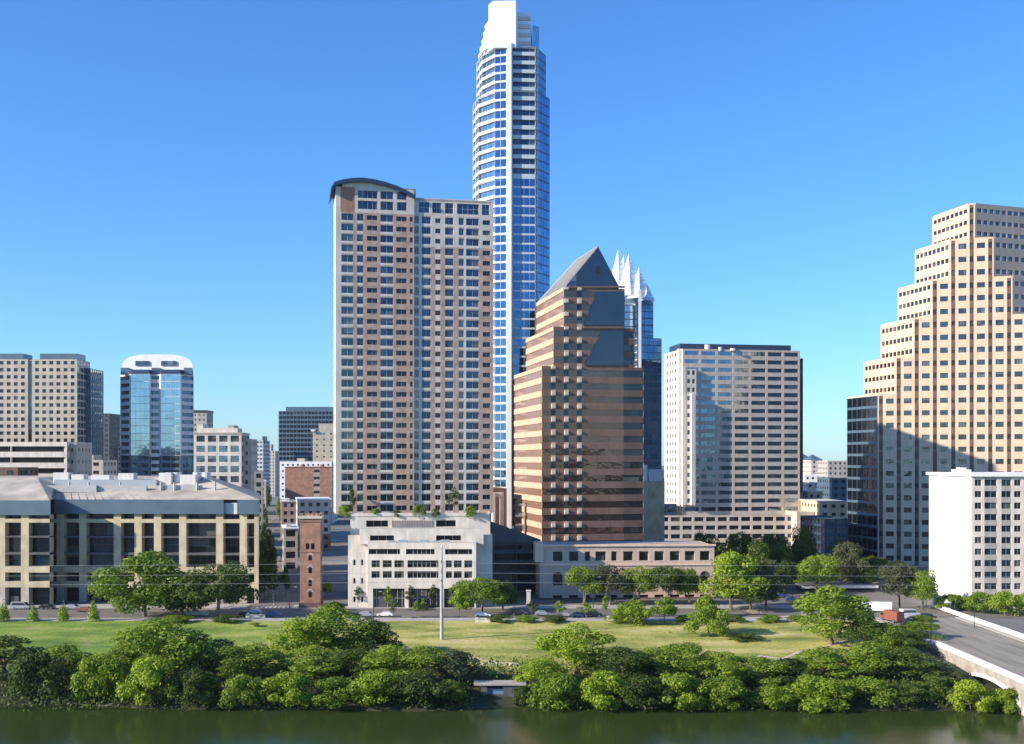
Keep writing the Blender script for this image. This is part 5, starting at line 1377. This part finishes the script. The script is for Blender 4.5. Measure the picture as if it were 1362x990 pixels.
mids = [
 (349, 716, 16, 430, 'mid', 'leaf_c', 'first dark street tree on the left of the shaded street'), (350, 694, 14, 520, 'mid', 'leaf_c', 'second dark street tree up the left of the shaded street'),
 (351, 668, 12, 650, 'mid', 'leaf_c', 'third dark street tree up the left of the shaded street'), (380, 752, 16, 372, 'mid', 'leaf_c', 'dark street tree in the shade on the right of the street'),
 (371, 660, 12, 720, 'mid', 'leaf_b', 'green street tree far up the right of the street'), (356, 640, 10, 900, 'mid', 'leaf_c', 'small dark tree where the street vanishes'), (432, 772, 22, 372, 'mid', 'leaf_b', 'green tree between the brick tower and the podium side'),
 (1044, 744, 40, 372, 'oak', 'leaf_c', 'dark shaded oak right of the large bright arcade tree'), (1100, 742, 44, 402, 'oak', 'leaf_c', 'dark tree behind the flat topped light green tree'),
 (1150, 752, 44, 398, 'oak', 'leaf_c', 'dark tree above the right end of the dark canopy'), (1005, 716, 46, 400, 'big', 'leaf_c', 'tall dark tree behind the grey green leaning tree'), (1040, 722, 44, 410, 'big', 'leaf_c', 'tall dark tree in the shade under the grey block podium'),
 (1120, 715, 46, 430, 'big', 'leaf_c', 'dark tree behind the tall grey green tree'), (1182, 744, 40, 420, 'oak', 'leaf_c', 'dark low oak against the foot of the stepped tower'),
 (192, 731, 112, 326, 'big', 'leaf_b', 'large roadside tree in front of the stone columns'),
 (288, 748, 92, 324, 'oak', 'leaf_c', 'dark spreading roadside oak right of the large tree by the columns'),
 (243, 762, 66, 330, 'big', 'leaf_c', 'dark middle tree between the two large trees before the columns'),
 (357, 700, 24, 372, 'mid', 'leaf_c', 'narrow dark tree in the shaded street mouth left of the brick tower'),
 (352, 742, 36, 362, 'mid', 'leaf_c', 'lower dark tree in the shaded street mouth'),
 (446, 800, 30, 330, 'bush', 'leaf_c', 'dark shrub between the brick tower and the cream podium'),
 (640, 768, 70, 334, 'oak', 'leaf_b', 'broad oak with several stems right of the tall white pole'),
 (668, 774, 46, 340, 'oak', 'leaf_c', 'dark oak in front of the shaded garage'),
 (611, 782, 30, 325, 'mid', 'leaf_a', 'bright slim tree just right of the tall white pole'),
 (775, 752, 48, 352, 'oak', 'leaf_b', 'first oak of the row along the pink arcade, from the left'),
 (812, 750, 52, 351, 'oak', 'leaf_d', 'second oak of the row along the pink arcade'),
 (850, 752, 50, 352, 'oak', 'leaf_b', 'third oak of the row along the pink arcade'),
 (888, 751, 52, 351, 'oak', 'leaf_c', 'fourth oak of the row along the pink arcade'),
 (918, 755, 40, 353, 'oak', 'leaf_b', 'last oak of the row along the pink arcade, beside the big bright tree'),
 (972, 730, 86, 340, 'big', 'leaf_a', 'large bright tree at the right end of the pink arcade'),
 (1018, 742, 56, 346, 'big', 'leaf_d', 'grey green tree leaning out behind the large bright arcade tree'),
 (1000, 768, 60, 338, 'oak', 'leaf_c', 'dark low oak under the right side of the large bright arcade tree'),
 (940, 790, 32, 325, 'mid', 'leaf_a', 'small bright tree at the foot of the large bright arcade tree'),
 (942, 803, 56, 296, 'bush', 'leaf_b', 'round meadow bush with light top and dark right side'),
 (990, 842, 46, 292, 'bush', 'leaf_c', 'low dark shrub in the grass right of the round meadow bush'),
 (845, 798, 56, 313, 'bush', 'leaf_a', 'bright bushy clump at the meadow edge'),
 (884, 792, 32, 314, 'mid', 'leaf_a', 'light leafy young tree right of the bright clump at the meadow edge'),
 (1084, 738, 60, 385, 'oak', 'leaf_a', 'flat topped light green tree in front of the dark canopy'),
 (1128, 718, 58, 400, 'big', 'leaf_d', 'tall grey green tree below the stepped peach tower'),
 (1196, 748, 58, 346, 'oak', 'leaf_d', 'round pale tree left of the white hotel wall'),
 (1226, 758, 46, 342, 'oak', 'leaf_b', 'smaller round tree touching the white hotel wall'),
 (1268, 790, 52, 340, 'bush', 'leaf_b', 'first hedge bush under the white hotel, next to the wall'),
 (1302, 787, 46, 336, 'bush', 'leaf_b', 'middle hedge bush under the white hotel windows'),
 (1338, 786, 50, 330, 'bush', 'leaf_a', 'right hedge bush under the white hotel windows'),
 (1375, 786, 50, 330, 'bush', 'leaf_a', 'hedge bush beyond the right edge of the frame'),
 (1212, 826, 30, 300, 'mid', 'leaf_d', 'small pale tree beside the road near the red truck'),
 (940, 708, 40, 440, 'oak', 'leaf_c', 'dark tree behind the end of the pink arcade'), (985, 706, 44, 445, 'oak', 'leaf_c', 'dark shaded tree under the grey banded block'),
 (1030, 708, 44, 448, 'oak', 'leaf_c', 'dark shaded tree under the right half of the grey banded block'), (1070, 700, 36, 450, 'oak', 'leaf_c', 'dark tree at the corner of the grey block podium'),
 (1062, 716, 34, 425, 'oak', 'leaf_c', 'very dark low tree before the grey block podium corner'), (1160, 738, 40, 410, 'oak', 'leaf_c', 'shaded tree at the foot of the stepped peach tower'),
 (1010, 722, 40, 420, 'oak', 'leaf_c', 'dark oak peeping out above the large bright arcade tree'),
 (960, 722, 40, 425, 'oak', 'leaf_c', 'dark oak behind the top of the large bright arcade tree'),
]
for p in mids: tree(*p)
CN = 'clipped cone trees along the road'
for k, (px, w) in enumerate(((4, 22), (44, 18), (84, 18), (124, 18))):
    tree(px, [796, 801, 798, 793][k], w, 317, 'cone', 'leaf_a', ['clipped cone tree cut by the left edge of the frame', 'clipped cone tree in front of the silver van', 'roundest of the clipped cone trees, third along the road', 'tallest pointed cone tree, nearest the large roadside tree'][k], group=CN)
HB = 'shrubs along the park side of the road'
for k, (px, w, lf, lb) in enumerate(((664, 34, 'leaf_c', 'low dark shrub on the park edge under the dark oak'), (700, 30, 'leaf_b', 'low shrub on the park edge below the stone pillar'), (735, 34, 'leaf_c', 'dark low shrub on the park edge below the arcade corner'),
  (822, 30, 'leaf_b', 'shrub left of the bright clump at the meadow edge'), (915, 34, 'leaf_a', 'bright low shrub left of the round meadow bush'), (975, 30, 'leaf_c', 'dark low shrub on the park edge under the large bright tree'),
  (1025, 34, 'leaf_b', 'low green shrub on the park edge right of the large bright tree'), (1062, 30, 'leaf_b', 'low shrub on the park edge left of the large yellow green tree'), (300, 40, 'leaf_c', 'dark low shrub under the spreading roadside oak'), (235, 40, 'leaf_b', 'low shrub under the large roadside tree'), (1225, 34, 'leaf_b', 'green shrub where the road meets the bridge'))):
    tree(px, 818, w, 315, 'bush', lf, lb, group=HB)
SP = 'young street trees along the road'
for k, (px, top, w, Y, lf, lb) in enumerate((
 (476, 779, 14, 346, 'leaf_d', 'brownish young street tree before the left end of the cream podium'), (516, 779, 16, 340, 'leaf_b', 'first green young tree before the podium columns'),
 (545, 777, 14, 345, 'leaf_d', 'grey green young tree at the middle podium column'), (576, 776, 14, 345, 'leaf_d', 'brownish young tree left of the tall white pole'),
 (524, 796, 18, 322, 'leaf_d', 'thin low sapling on the roadside left of the podium middle'), (554, 798, 14, 322, 'leaf_b', 'small green sapling in the roadside grass below the podium'), (563, 795, 12, 322, 'leaf_b', 'twin green sapling left of the tall white pole'),
 (603, 776, 14, 344, 'leaf_b', 'young dark green tree just behind the tall white pole'),
 (707, 798, 20, 322, 'leaf_d', 'pale round sapling below the square stone pillar'), (743, 798, 20, 322, 'leaf_b', 'dense sapling left of the yellow green saplings'),
 (779, 800, 22, 321, 'leaf_a', 'yellow green sapling with a dark base'), (806, 788, 12, 322, 'leaf_a', 'thin upright sapling left of the bright meadow clump'), (845, 787, 10, 324, 'leaf_d', 'thin pale sapling behind the bright meadow clump'),
 (340, 828, 22, 308, 'leaf_b', 'small sapling on the sunny strip left of the brick tower'), (318, 832, 14, 316, 'leaf_b', 'thin shrub on the road edge near the dark parked cars'), (891, 840, 5, 300, 'leaf_b', 'tiny dark green seedling alone in the meadow'))):
    tree(px, top, w, Y, 'sap', lf, lb, group=SP)
# shrubs on the podium terrace
TS = 'terrace plants on the cream podium'
zt_ = PZ(687, 350.3)
for px, top, w, Y, k_, lf, lb in ((457, 672, 16, 350.9, 'bush', 'leaf_a', 'bright shrub at the left corner of the podium terrace'), (468, 646, 12, 352.6, 'sap', 'leaf_d', 'pale slim terrace tree at the left of the tower front'),
 (500, 676, 14, 351.6, 'bush', 'leaf_b', 'terrace shrub above the left dark slot'), (528, 678, 12, 351.6, 'bush', 'leaf_d', 'low grey green terrace shrub near the middle'),
 (558, 670, 18, 351.6, 'bush', 'leaf_b', 'larger terrace shrub at the tower middle'), (580, 676, 12, 351.6, 'bush', 'leaf_d', 'small terrace shrub above the right dark slot'),
 (604, 646, 18, 352.6, 'sap', 'leaf_d', 'pale slim terrace tree right of the tower middle'), (625, 672, 16, 351.6, 'bush', 'leaf_b', 'terrace shrub at the right end of the tower front')):
    tree(px, top, w, Y, k_, lf, lb, z=zt_ - .4, group=TS, cat='plant')

# undergrowth on the bank and far woodland: uncountable cover
def scatter(name, n, fx, leaf, mat, seed, label, cat):
    rs = random.Random(seed); mb = MB()
    for _ in range(n):
        p = fx(rs)
        nrm = Vector((rs.gauss(-.2, .6), rs.gauss(-.3, .6), rs.gauss(.6, .5))).normalized(); t1 = nrm.orthogonal().normalized(); t2 = nrm.cross(t1)
        s_ = leaf * rs.uniform(.5, 1.4); mb.face([p - t1 * s_ * .5, p - t2 * s_ * .35, p + t1 * s_ * .5, p + t2 * s_ * .35])
    o = mb.build(name, mat); tag(o, label, cat, kind='stuff'); return o
def ug(rs):
    x = rs.uniform(-135, 96); y = rs.uniform(231.5, 262)
    while PX(634, 246) < x < PX(700, 246) and y < 243.5: x = rs.uniform(-135, 96)
    h = 1.2 + 1.4 * mnoise.noise(Vector((x * .12, y * .12, 0)))
    return Vector((x, y, max(hgt(x, y), WZ) + rs.random() * max(.3, h + 1.0)))
scatter('undergrowth', 30000, ug, .5, M['leaf_c'], 3, 'dark tangled undergrowth along the water line of the bank', 'undergrowth')  # dark leaves paint the shadow band between foliage and water
def fw(rs):
    y = rs.uniform(1500, 2600); x = rs.uniform(-1500, 1500); h = 10 + 9 * mnoise.noise(Vector((x * .012, y * .01, 2)))
    return Vector((x, y, rs.random() ** .5 * h + 8))
scatter('far_woodland', 26000, fw, 11, M['leaf_c'], 5, 'distant tree cover on the horizon behind the city', 'woodland')

# ================================================================== STREET THINGS
def car_mesh(kind):
    L_, W_, H_ = {'car': (4.5, 1.8, 1.45), 'van': (5.4, 2.0, 2.2), 'truck': (7.5, 2.4, 3.0)}[kind]
    if kind == 'car': prof = [(-2.25, .35), (2.25, .35), (2.25, .75), (1.25, .92), (.55, 1.42), (-1.2, 1.45), (-1.95, 1.0), (-2.25, .95)]
    elif kind == 'van': prof = [(-2.7, .35), (2.7, .35), (2.7, 1.0), (1.9, 1.2), (1.25, 2.1), (-2.5, 2.2), (-2.7, 2.0)]
    else: prof = [(-3.75, .5), (3.75, .5), (3.75, 1.3), (3.4, 2.3), (2.0, 2.4), (1.9, 3.0), (-3.75, 3.0)]
    b = MB(); n = len(prof); hw = W_ / 2
    ws = [hw if z < 1.1 else hw * (.86 if kind == 'car' else .96) for _, z in prof]
    Lp = [(x, -w, z) for (x, z), w in zip(prof, ws)]; Rp = [(x, w, z) for (x, z), w in zip(prof, ws)]
    b.face(Lp); b.face(Rp[::-1])
    for i in range(n): j = (i + 1) % n; b.face([Lp[j], Lp[i], Rp[i], Rp[j]])
    g = MB()
    if kind == 'car': side = [(-1.5, 1.0), (1.0, 1.0), (.5, 1.34), (-1.15, 1.37)]; fr_ = ((1.22, .96), (.6, 1.38)); w0, w1 = .80, .72
    elif kind == 'van': side = [(-2.3, 1.25), (1.6, 1.25), (1.15, 1.9), (-2.3, 1.95)]; fr_ = ((1.92, 1.25), (1.32, 2.02)); w0, w1 = .9, .86
    else: side = [(2.0, 1.5), (3.35, 1.5), (3.2, 2.15), (2.0, 2.15)]; fr_ = ((3.74, 1.45), (3.45, 2.2)); w0, w1 = 1.1, 1.05
    o = .03
    for s_ in (-1, 1): g.face([(x, s_ * (hw * (.86 if kind == 'car' else .96) + o + (.06 if z < 1.1 else 0)), z) for x, z in side])
    (xa, za), (xb, zb) = fr_; g.face([(xa + o, -w0, za + o), (xa + o, w0, za + o), (xb + o, w1, zb + o), (xb + o, -w1, zb + o)])
    return b, g, L_, W_, H_
PROTO = {}
def make_car(kind):
    b, g, L_, W_, H_ = car_mesh(kind); rt = bpy.data.objects.new({'car': 'parked_car', 'van': 'van', 'truck': 'box_truck'}[kind], None); COL.objects.link(rt)
    b.build('body', M['c_white'], rt); g.build('windscreen', M['g_dark'], rt)
    wr = .5 if kind == 'truck' else .34
    for sx in (-.31, .31):
        for s_ in (-1, 1):
            w = MB(); w.tube((sx * L_, s_ * (W_ / 2 - .2), wr), (sx * L_, s_ * (W_ / 2 + .02), wr), wr, n=12); wo = w.build('wheel', M['tyre'], rt)
            q = MB(); q.tube((sx * L_, s_ * (W_ / 2 + .02), wr), (sx * L_, s_ * (W_ / 2 + .04), wr), wr * .55, n=10); ro = q.build('rim', M['rim'], wo)
    for s_ in (-1, 1):
        q = MB(); q.box((L_ / 2 + .01, s_ * W_ * .36, .62 if kind != 'truck' else .8), (.06, .34, .18)); q.build('headlight', M['lamp'], rt)
        q = MB(); q.box((-L_ / 2 - .01, s_ * W_ * .38, .7), (.06, .28, .2)); q.build('tail_light', M['tail'], rt)
    PROTO[kind] = [rt, False]
def children(o): return [c for c in bpy.data.objects if c.parent == o]
def copy_tree(o, parent=None):
    c = o.copy(); COL.objects.link(c); c.parent = parent
    for ch in children(o): copy_tree(ch, c)
    return c
def car(kind, px, Y, rot, paint, label, cat='car', z=None):
    if kind not in PROTO: make_car(kind)
    p = PROTO[kind]
    if not p[1]: o = p[0]; p[1] = True
    else: o = copy_tree(p[0])
    o.location = (PX(px, Y), Y, .03 if z is None else z); o.rotation_euler = (0, 0, rot); tag(o, label, cat, 'vehicles on the roads')
    for ch in children(o):
        if ch.name.startswith('body'): ch.material_slots[0].link = 'OBJECT'; ch.material_slots[0].material = M[paint]
ST = GR + math.pi / 2
for a in (
 ('van', 28, 342.5, 0, 'c_silver', 'silver van parked between the first two cone trees', 'van'), ('car', 63, 342.8, 0, 'c_dark', 'black car parked right of the silver van'),
 ('car', 97, 342.5, 0, 'c_silver', 'silver car parked right of the third cone tree'), ('car', 112, 336.5, math.pi, 'c_red', 'brick red car between the third and fourth cone trees'),
 ('car', 329, 327, 0, 'c_dark', 'black car on the road left of the sunny strip'), ('car', 337, 331, math.pi, 'c_white', 'small white car at the street mouth'),
 ('car', 364, 325.5, 0, 'c_blue', 'blue car on the road below the street mouth'), ('car', 440, 340, 0, 'c_white', 'white car just right of the brick tower'),
 ('car', 488, 325.8, 0, 'c_silver', 'silver car at the left end of the meadow'), ('car', 512, 326, math.pi, 'c_white', 'white car on the road in front of the cream podium'),
 ('car', 560, 340, math.pi, 'c_dark', 'dark car in front of the podium columns'), ('car', 642, 325.6, 0, 'c_white', 'white car seen under the broad oak'),
 ('car', 690, 329, 0, 'c_dark', 'dark car right of the broad oak'), ('car', 722, 328, 0, 'c_silver', 'silver car below the left end of the pink arcade'), ('car', 752, 325.8, 0, 'c_silver', 'pale silver car beside the dense sapling'),
 ('car', 768, 325.4, math.pi, 'c_blue', 'blue car left of the yellow green sapling'), ('car', 790, 327, 0, 'c_dark', 'black car at the top edge of the meadow'),
 ('car', 1002, 330, 0, 'c_tan', 'tan car under the large bright arcade tree'), ('car', 1040, 372, .2, 'c_blue', 'blue car left of the dark canopy'), ('car', 1053, 362, .2, 'c_blue', 'second blue car, nearer, left of the dark canopy'), ('car', 1068, 352, .1, 'c_silver', 'silver car turning at the crossing'),
 ('truck', 1168, 336, 2.9, 'c_white', 'white box truck near the crossing by the bridge', 'truck'), ('van', 1152, 341, 3.1, 'c_white', 'white van partly hidden behind the white box truck', 'van'),
 ('truck', 1186, 314, 1.9, 'c_red', 'brick red truck coming off the bridge', 'truck'), ('van', 1210, 326, .2, 'c_white', 'white van right of the brick red truck', 'van'), ('car', 1200, 319, 3.3, 'c_white', 'white car in front of the white van at the bridge end'),
 ('car', 1234, 322, .1, 'c_dark', 'dark red brown car at the far bridge parapet'), ('car', 1172, 303, 2.2, 'c_blue', 'blue car in front of the red truck')):
    car(*a, z=.35 if a[0:2] in (('truck', 1186),) else None)
for k, (t, o, pn, lb) in enumerate(((40, -3, 'c_silver', 'silver car nearest in the shaded street'), (75, 3, 'c_dark', 'dark car in the shaded street'), (125, -3, 'c_white', 'white van across the middle of the shaded street'), (190, 3, 'c_silver', 'silver car farther up the shaded street'), (240, -3, 'c_blue', 'blue car far up the shaded street'), (330, 0, 'c_white', 'white truck farthest up the street'), (380, 4, 'c_tan', 'tan car at the far sunlit end of the street'), (155, 3, 'c_silver', 'silver van on the right lane of the shaded street'), (285, 3, 'c_white', 'small white car far up the shaded street'), (440, -2, 'c_white', 'white truck where the street reaches the brick warehouse'), (500, 3, 'c_silver', 'last silver car before the end of the street'))):
    p = add((SX + o, 352), st, t); car('truck' if 'truck' in lb else 'van' if 'van' in lb else 'car', p[0] / p[1] * F + CX, p[1], ST, pn, lb, 'truck' if 'truck' in lb else 'van' if 'van' in lb else 'car')

# tall pole and the wires it carries
PXp, PYp = PT(587.5, 289); zg = hgt(PXp, PYp)
root = empty('utility_pole', (PXp, PYp, zg), 'tall pale grey steel utility pole standing in the yellow meadow', 'utility pole')
pm = MB(); pm.tube((PXp, PYp, zg - .5), (PXp, PYp, 11), .5, .36, 14); pm.tube((PXp, PYp, 11), (PXp, PYp, 22.4), .36, .2, 14); pm.build('shaft', M['steel'], root)
WIRES = [18.9, 16.5, 14.2]
for z in WIRES:
    am = MB(); am.tube((PXp, PYp, z), (PXp - .05, PYp - 1.3, z + .15), .09, .06, 8); am.build('bracket', M['steel'], root)
    im = MB()
    for k in range(4): im.tube((PXp - .05, PYp - 1.3, z + .12 - .12 * k), (PXp - .05, PYp - 1.3, z + .06 - .12 * k), .16, n=8)
    im.build('insulator', M['darkmetal'], root)
cp = MB(); cp.tube((PXp, PYp, 22.4), (PXp, PYp, 22.9), .3, .12, 10); cp.build('cap', M['steel'], root)
for k, z in enumerate(WIRES):
    m_ = MB(); xs_ = [-330] + [PXp] + [270]
    for x0, x1 in ((-330, PXp), (PXp, 270)):
        pr = None
        for q in range(25):
            t = q / 24; X = x0 + (x1 - x0) * t; Z = z - .35 - 4 * .9 * t * (1 - t) * (1 if k != 1 else 1.1); c = (X, PYp - 1.35, Z)
            if pr: m_.tube(pr, c, .03, n=5, caps=False)
            pr = c
    o = m_.build('power_cable', M['steel']); tag(o, ['topmost thin pale power cable crossing the whole view', 'middle thin power cable crossing the whole view', 'lowest thin power cable crossing the whole view'][k], 'power cable')
for x, lb in ((-330, 'steel pole holding the cables beyond the left edge'), (270, 'steel pole holding the cables beyond the right edge')):
    m_ = MB(); m_.tube((x, PYp - 1.35, -3), (x, PYp - 1.35, 21), .5, .3, 12); m_.tube((x, PYp - 1.35, 21), (x, PYp - 1.35, 21.6), .3, .1, 12); o = m_.build('utility_pole', M['steel']); tag(o, lb, 'utility pole')

# drain outlet with its blue door
root = empty('drain_outlet', (PX(660, 242), 242, WZ), 'dark concrete drain outlet at the water with a blue grey steel door', 'drain outlet')
X0, X1 = PX(640, 240), PX(690, 240)
m_ = MB(); yf = 239.5; dx0, dx1 = PX(648, 239.5), PX(669.5, 239.5); zt0 = PZ(911, 240)
m_.prism([(X0, yf), (dx0, yf), (dx0, 242.5), (X0, 242.5)], -8, zt0); m_.prism([(dx1, yf), (X1, yf), (X1, 242.5), (dx1, 242.5)], -8, zt0)
m_.build('wing_wall', M['darkgrey'], root)
m_ = MB(); m_.prism([(X0 - 1.5, yf - .4), (X1 + 1.5, yf - .4), (X1 + 1.5, 243), (X0 - 1.5, 243)], zt0 + .003, zt0 + .4); m_.build('top_slab', M['grey'], root)
m_ = MB(); m_.prism([(dx0 + .003, yf + .5), (dx1 - .003, yf + .5), (dx1 - .003, yf + .7), (dx0 + .003, yf + .7)], WZ - .4, PZ(916, 240)); dr = m_.build('door', M['bluedoor'], root)
m_ = MB()
for k in range(1, 4): z = WZ + k * .8; m_.box(((dx0 + dx1) / 2, yf + .46, z), (dx1 - dx0 - .3, .06, .08))
m_.build('door_rib', M['navy'], dr)
m_ = MB(); c0, c1 = onground(624, 884), onground(690, 886)
m_.prism([(c0[0], c0[1] - .3), (c1[0], c1[1] - .3), (c1[0], c1[1] + .3), (c0[0], c0[1] + .3)], -5, hgt(*c0) + .55); o = m_.build('retaining_wall', M['limestone']); tag(o, 'low pale retaining wall on the slope above the drain outlet', 'wall')
# park side limestone walls and benches of stone
for px, py, w, lb in ((262, 812, 14, 'sunlit limestone wall between the stems of the large roadside trees'), (642, 822, 9, 'pale limestone ledge under the broad oak'), (812, 820, 4, 'small white stone sign left of the bright meadow clump'), (340, 816, 12, 'long pale kerb wall by the street mouth')):
    X, Y = onground(px, py + 6); m_ = MB(); m_.box((0, 0, -.3), (w * .45, .6, 1.1)); m_.box((0, 0, .803), (w * .45 + .2, .8, .2)); m_.box((-w * .18, 0, 1.006), (.7, .6, .35))
    o = m_.build('stone_wall', M['limestone']); o.location = (X, Y, hgt(X, Y)); tag(o, lb, 'stone wall')
# rocks at the water edge by the bridge
for k, (px, s_, lb) in enumerate(((1300, 2.4, 'flat pale rock at the water right below the bridge arch'), (1268, 1.3, 'small grey rock left of the flat pale rock'), (1210, 1.0, 'grey rock at the water under the shaded bridge tree'))):
    rs = random.Random(k); Y = 235.6; m_ = MB(); ring = []
    pts = [[(math.cos(a * .785) * s_ * q * rs.uniform(.8, 1.2), math.sin(a * .785) * s_ * .6 * q, h) for a in range(8)] for q, h in ((1, -.6), (1.02, .05), (.7, .42), (.25, .5))]
    for i in range(3):
        for a in range(8): b_ = (a + 1) % 8; m_.face([pts[i][a], pts[i][b_], pts[i + 1][b_], pts[i + 1][a]])
    m_.face(pts[3]); o = m_.build('rock', M['limestone']); o.location = (PX(px, Y), Y, WZ); tag(o, lb, 'rock')
# dark canopy by the crossing
root = empty('station_canopy', (PX(1118, 388), 388, 0), 'long low dark canopy with pale roof edge below the grey green tree', 'canopy')
a = quad_fp(1066, 386, R(3), 1168, 12); m_ = MB(); m_.prism(a, PZ(785, 386) + .3, PZ(780, 386) + .3); m_.build('roof', M['darkgrey'], root)
m_ = MB(); q = [add(a[0], (0, 1), -.25), add(a[1], (0, 1), -.25), add(a[1], (0, 1), -.02), add(a[0], (0, 1), -.02)]; m_.prism(q, PZ(784, 386) + .3, PZ(781, 386) + .4); m_.build('roof_edge', M['whiteblue'], root)
for t in range(6):
    p = add(a[0], dirv(R(3)), 1 + t * 4.7); m_ = MB(); m_.box((p[0], p[1] + 1, 0), (.35, .35, PZ(785, 386) + .3)); m_.build('post', M['darkmetal'], root)
m_ = MB(); m_.prism(inset(a, 1.2), 0, PZ(785, 386) - .2); m_.build('back_wall', M['darkgrey'], root)
# street lamps
def lamp(px, Y, h, label, z=0, arm=1.6):
    X = PX(px, Y); rt = empty('street_lamp', (X, Y, z), label, 'street lamp', 'street lamps')
    m_ = MB(); m_.tube((X, Y, z), (X, Y, z + h), .11, .07, 8); m_.tube((X, Y, z + h), (X + arm, Y - .2, z + h + .35), .06, .05, 6); m_.build('post', M['darkmetal'], rt)
    m_ = MB(); m_.box((X + arm + .2, Y - .2, z + h + .2), (.9, .35, .16)); m_.build('lamp_head', M['steel'], rt)
lamp(497, 320, 7.5, 'dark street lamp on the road edge below the cream podium'); lamp(160, 345.3, 8, 'street lamp hidden in the large roadside tree')
lamp(385, 345.3, 6, 'street lamp left of the brick tower'); lamp(789, 345, 9, 'street lamp in front of the row of arcade oaks'); lamp(1054, 345.2, 8, 'street lamp left of the large yellow green tree')
lamp(1238, 276, 4.5, 'street lamp at the near end of the bridge parapet', .45, .8); lamp(1296, 302, 7, 'street lamp on the far bridge footway', .45); lamp(1232, 345.6, 8, 'street lamp at the far end of the bridge')
for px, Y, h, lb in ((1245, 346, 3.2, 'white stone gate pier at the far bridge end'), (1260, 338, 2.4, 'lower white stone pier on the far parapet')):
    X = PX(px, Y); m_ = MB(); m_.box((0, 0, 0), (1.5, 1.5, h)); m_.prism([(-1, -1), (1, -1), (1, 1), (-1, 1)], h + .003, h + .35); m_.box((0, 0, h + .353), (1, 1, .5)); o = m_.build('stone_pier', M['white']); o.location = (X, Y, .1); tag(o, lb, 'stone pier')

# thin air over the city
hz = MB(); hz.prism([(-5500, -500), (5500, -500), (5500, 5000), (-5500, 5000)], -11, 300)
hm = bpy.data.materials.new('haze air'); hm.use_nodes = True; hn = hm.node_tree.nodes; hn.remove(hn['Principled BSDF'])
pv = hn.new('ShaderNodeVolumePrincipled'); pv.inputs['Density'].default_value = .00003; pv.inputs['Color'].default_value = (.78, .88, 1, 1); pv.inputs['Anisotropy'].default_value = .2
hm.node_tree.links.new(pv.outputs[0], hn['Material Output'].inputs['Volume']); ho = hz.build('haze', hm); tag(ho, 'thin pale summer haze in the air over the city', 'haze', kind='stuff')
# ================================================================== LIGHT, SKY, CAMERA
SUN_AZ, SUN_EL = R(22), R(23)          # to the left, this far towards the camera; and its height
sv = Vector((-math.cos(SUN_AZ) * math.cos(SUN_EL), -math.sin(SUN_AZ) * math.cos(SUN_EL), math.sin(SUN_EL)))
sl = bpy.data.lights.new('sun', 'SUN'); sl.energy = 5.0; sl.angle = R(.5); sl.color = (1, .87, .70)
so = bpy.data.objects.new('sun', sl); COL.objects.link(so); so.rotation_euler = sv.to_track_quat('Z', 'Y').to_euler(); so.location = (-200, 0, 300)
w = bpy.data.worlds.new('World'); sc.world = w; w.use_nodes = True
N, L = w.node_tree.nodes, w.node_tree.links
sky = N.new('ShaderNodeTexSky'); sky.sky_type = 'NISHITA'; sky.sun_disc = False; sky.sun_elevation = SUN_EL
sky.sun_rotation = math.atan2(sv.x, sv.y); sky.air_density = 1.0; sky.dust_density = .25; sky.ozone_density = 4.0; sky.altitude = 0
hs = N.new('ShaderNodeHueSaturation'); hs.inputs['Saturation'].default_value = 1.05; hs.inputs['Value'].default_value = 1.0
gn = N.new('ShaderNodeMixRGB'); gn.blend_type = 'MULTIPLY'; gn.inputs['Fac'].default_value = 1; gn.inputs['Color2'].default_value = (.80, 1.13, 1.52, 1)
L.new(sky.outputs[0], gn.inputs['Color1']); L.new(gn.outputs[0], hs.inputs['Color']); L.new(hs.outputs[0], N['Background'].inputs['Color']); N['Background'].inputs['Strength'].default_value = .097

cam = bpy.data.cameras.new('camera'); co = bpy.data.objects.new('camera', cam); COL.objects.link(co)
co.location = (0, 0, CZ); co.rotation_euler = (R(90), 0, 0); cam.sensor_width = 36; cam.lens = 36 * F / 1362
cam.shift_y = (HY - 495) / 1362; cam.clip_start = 1; cam.clip_end = 20000; sc.camera = co
sc.render.engine = 'CYCLES'; sc.cycles.max_bounces = 6; sc.cycles.transparent_max_bounces = 4; sc.cycles.use_denoising = True
sc.view_settings.view_transform = 'Standard'; sc.view_settings.look = 'None'; sc.view_settings.gamma = 1; sc.view_settings.exposure = .69; sc.view_settings.use_curve_mapping = False
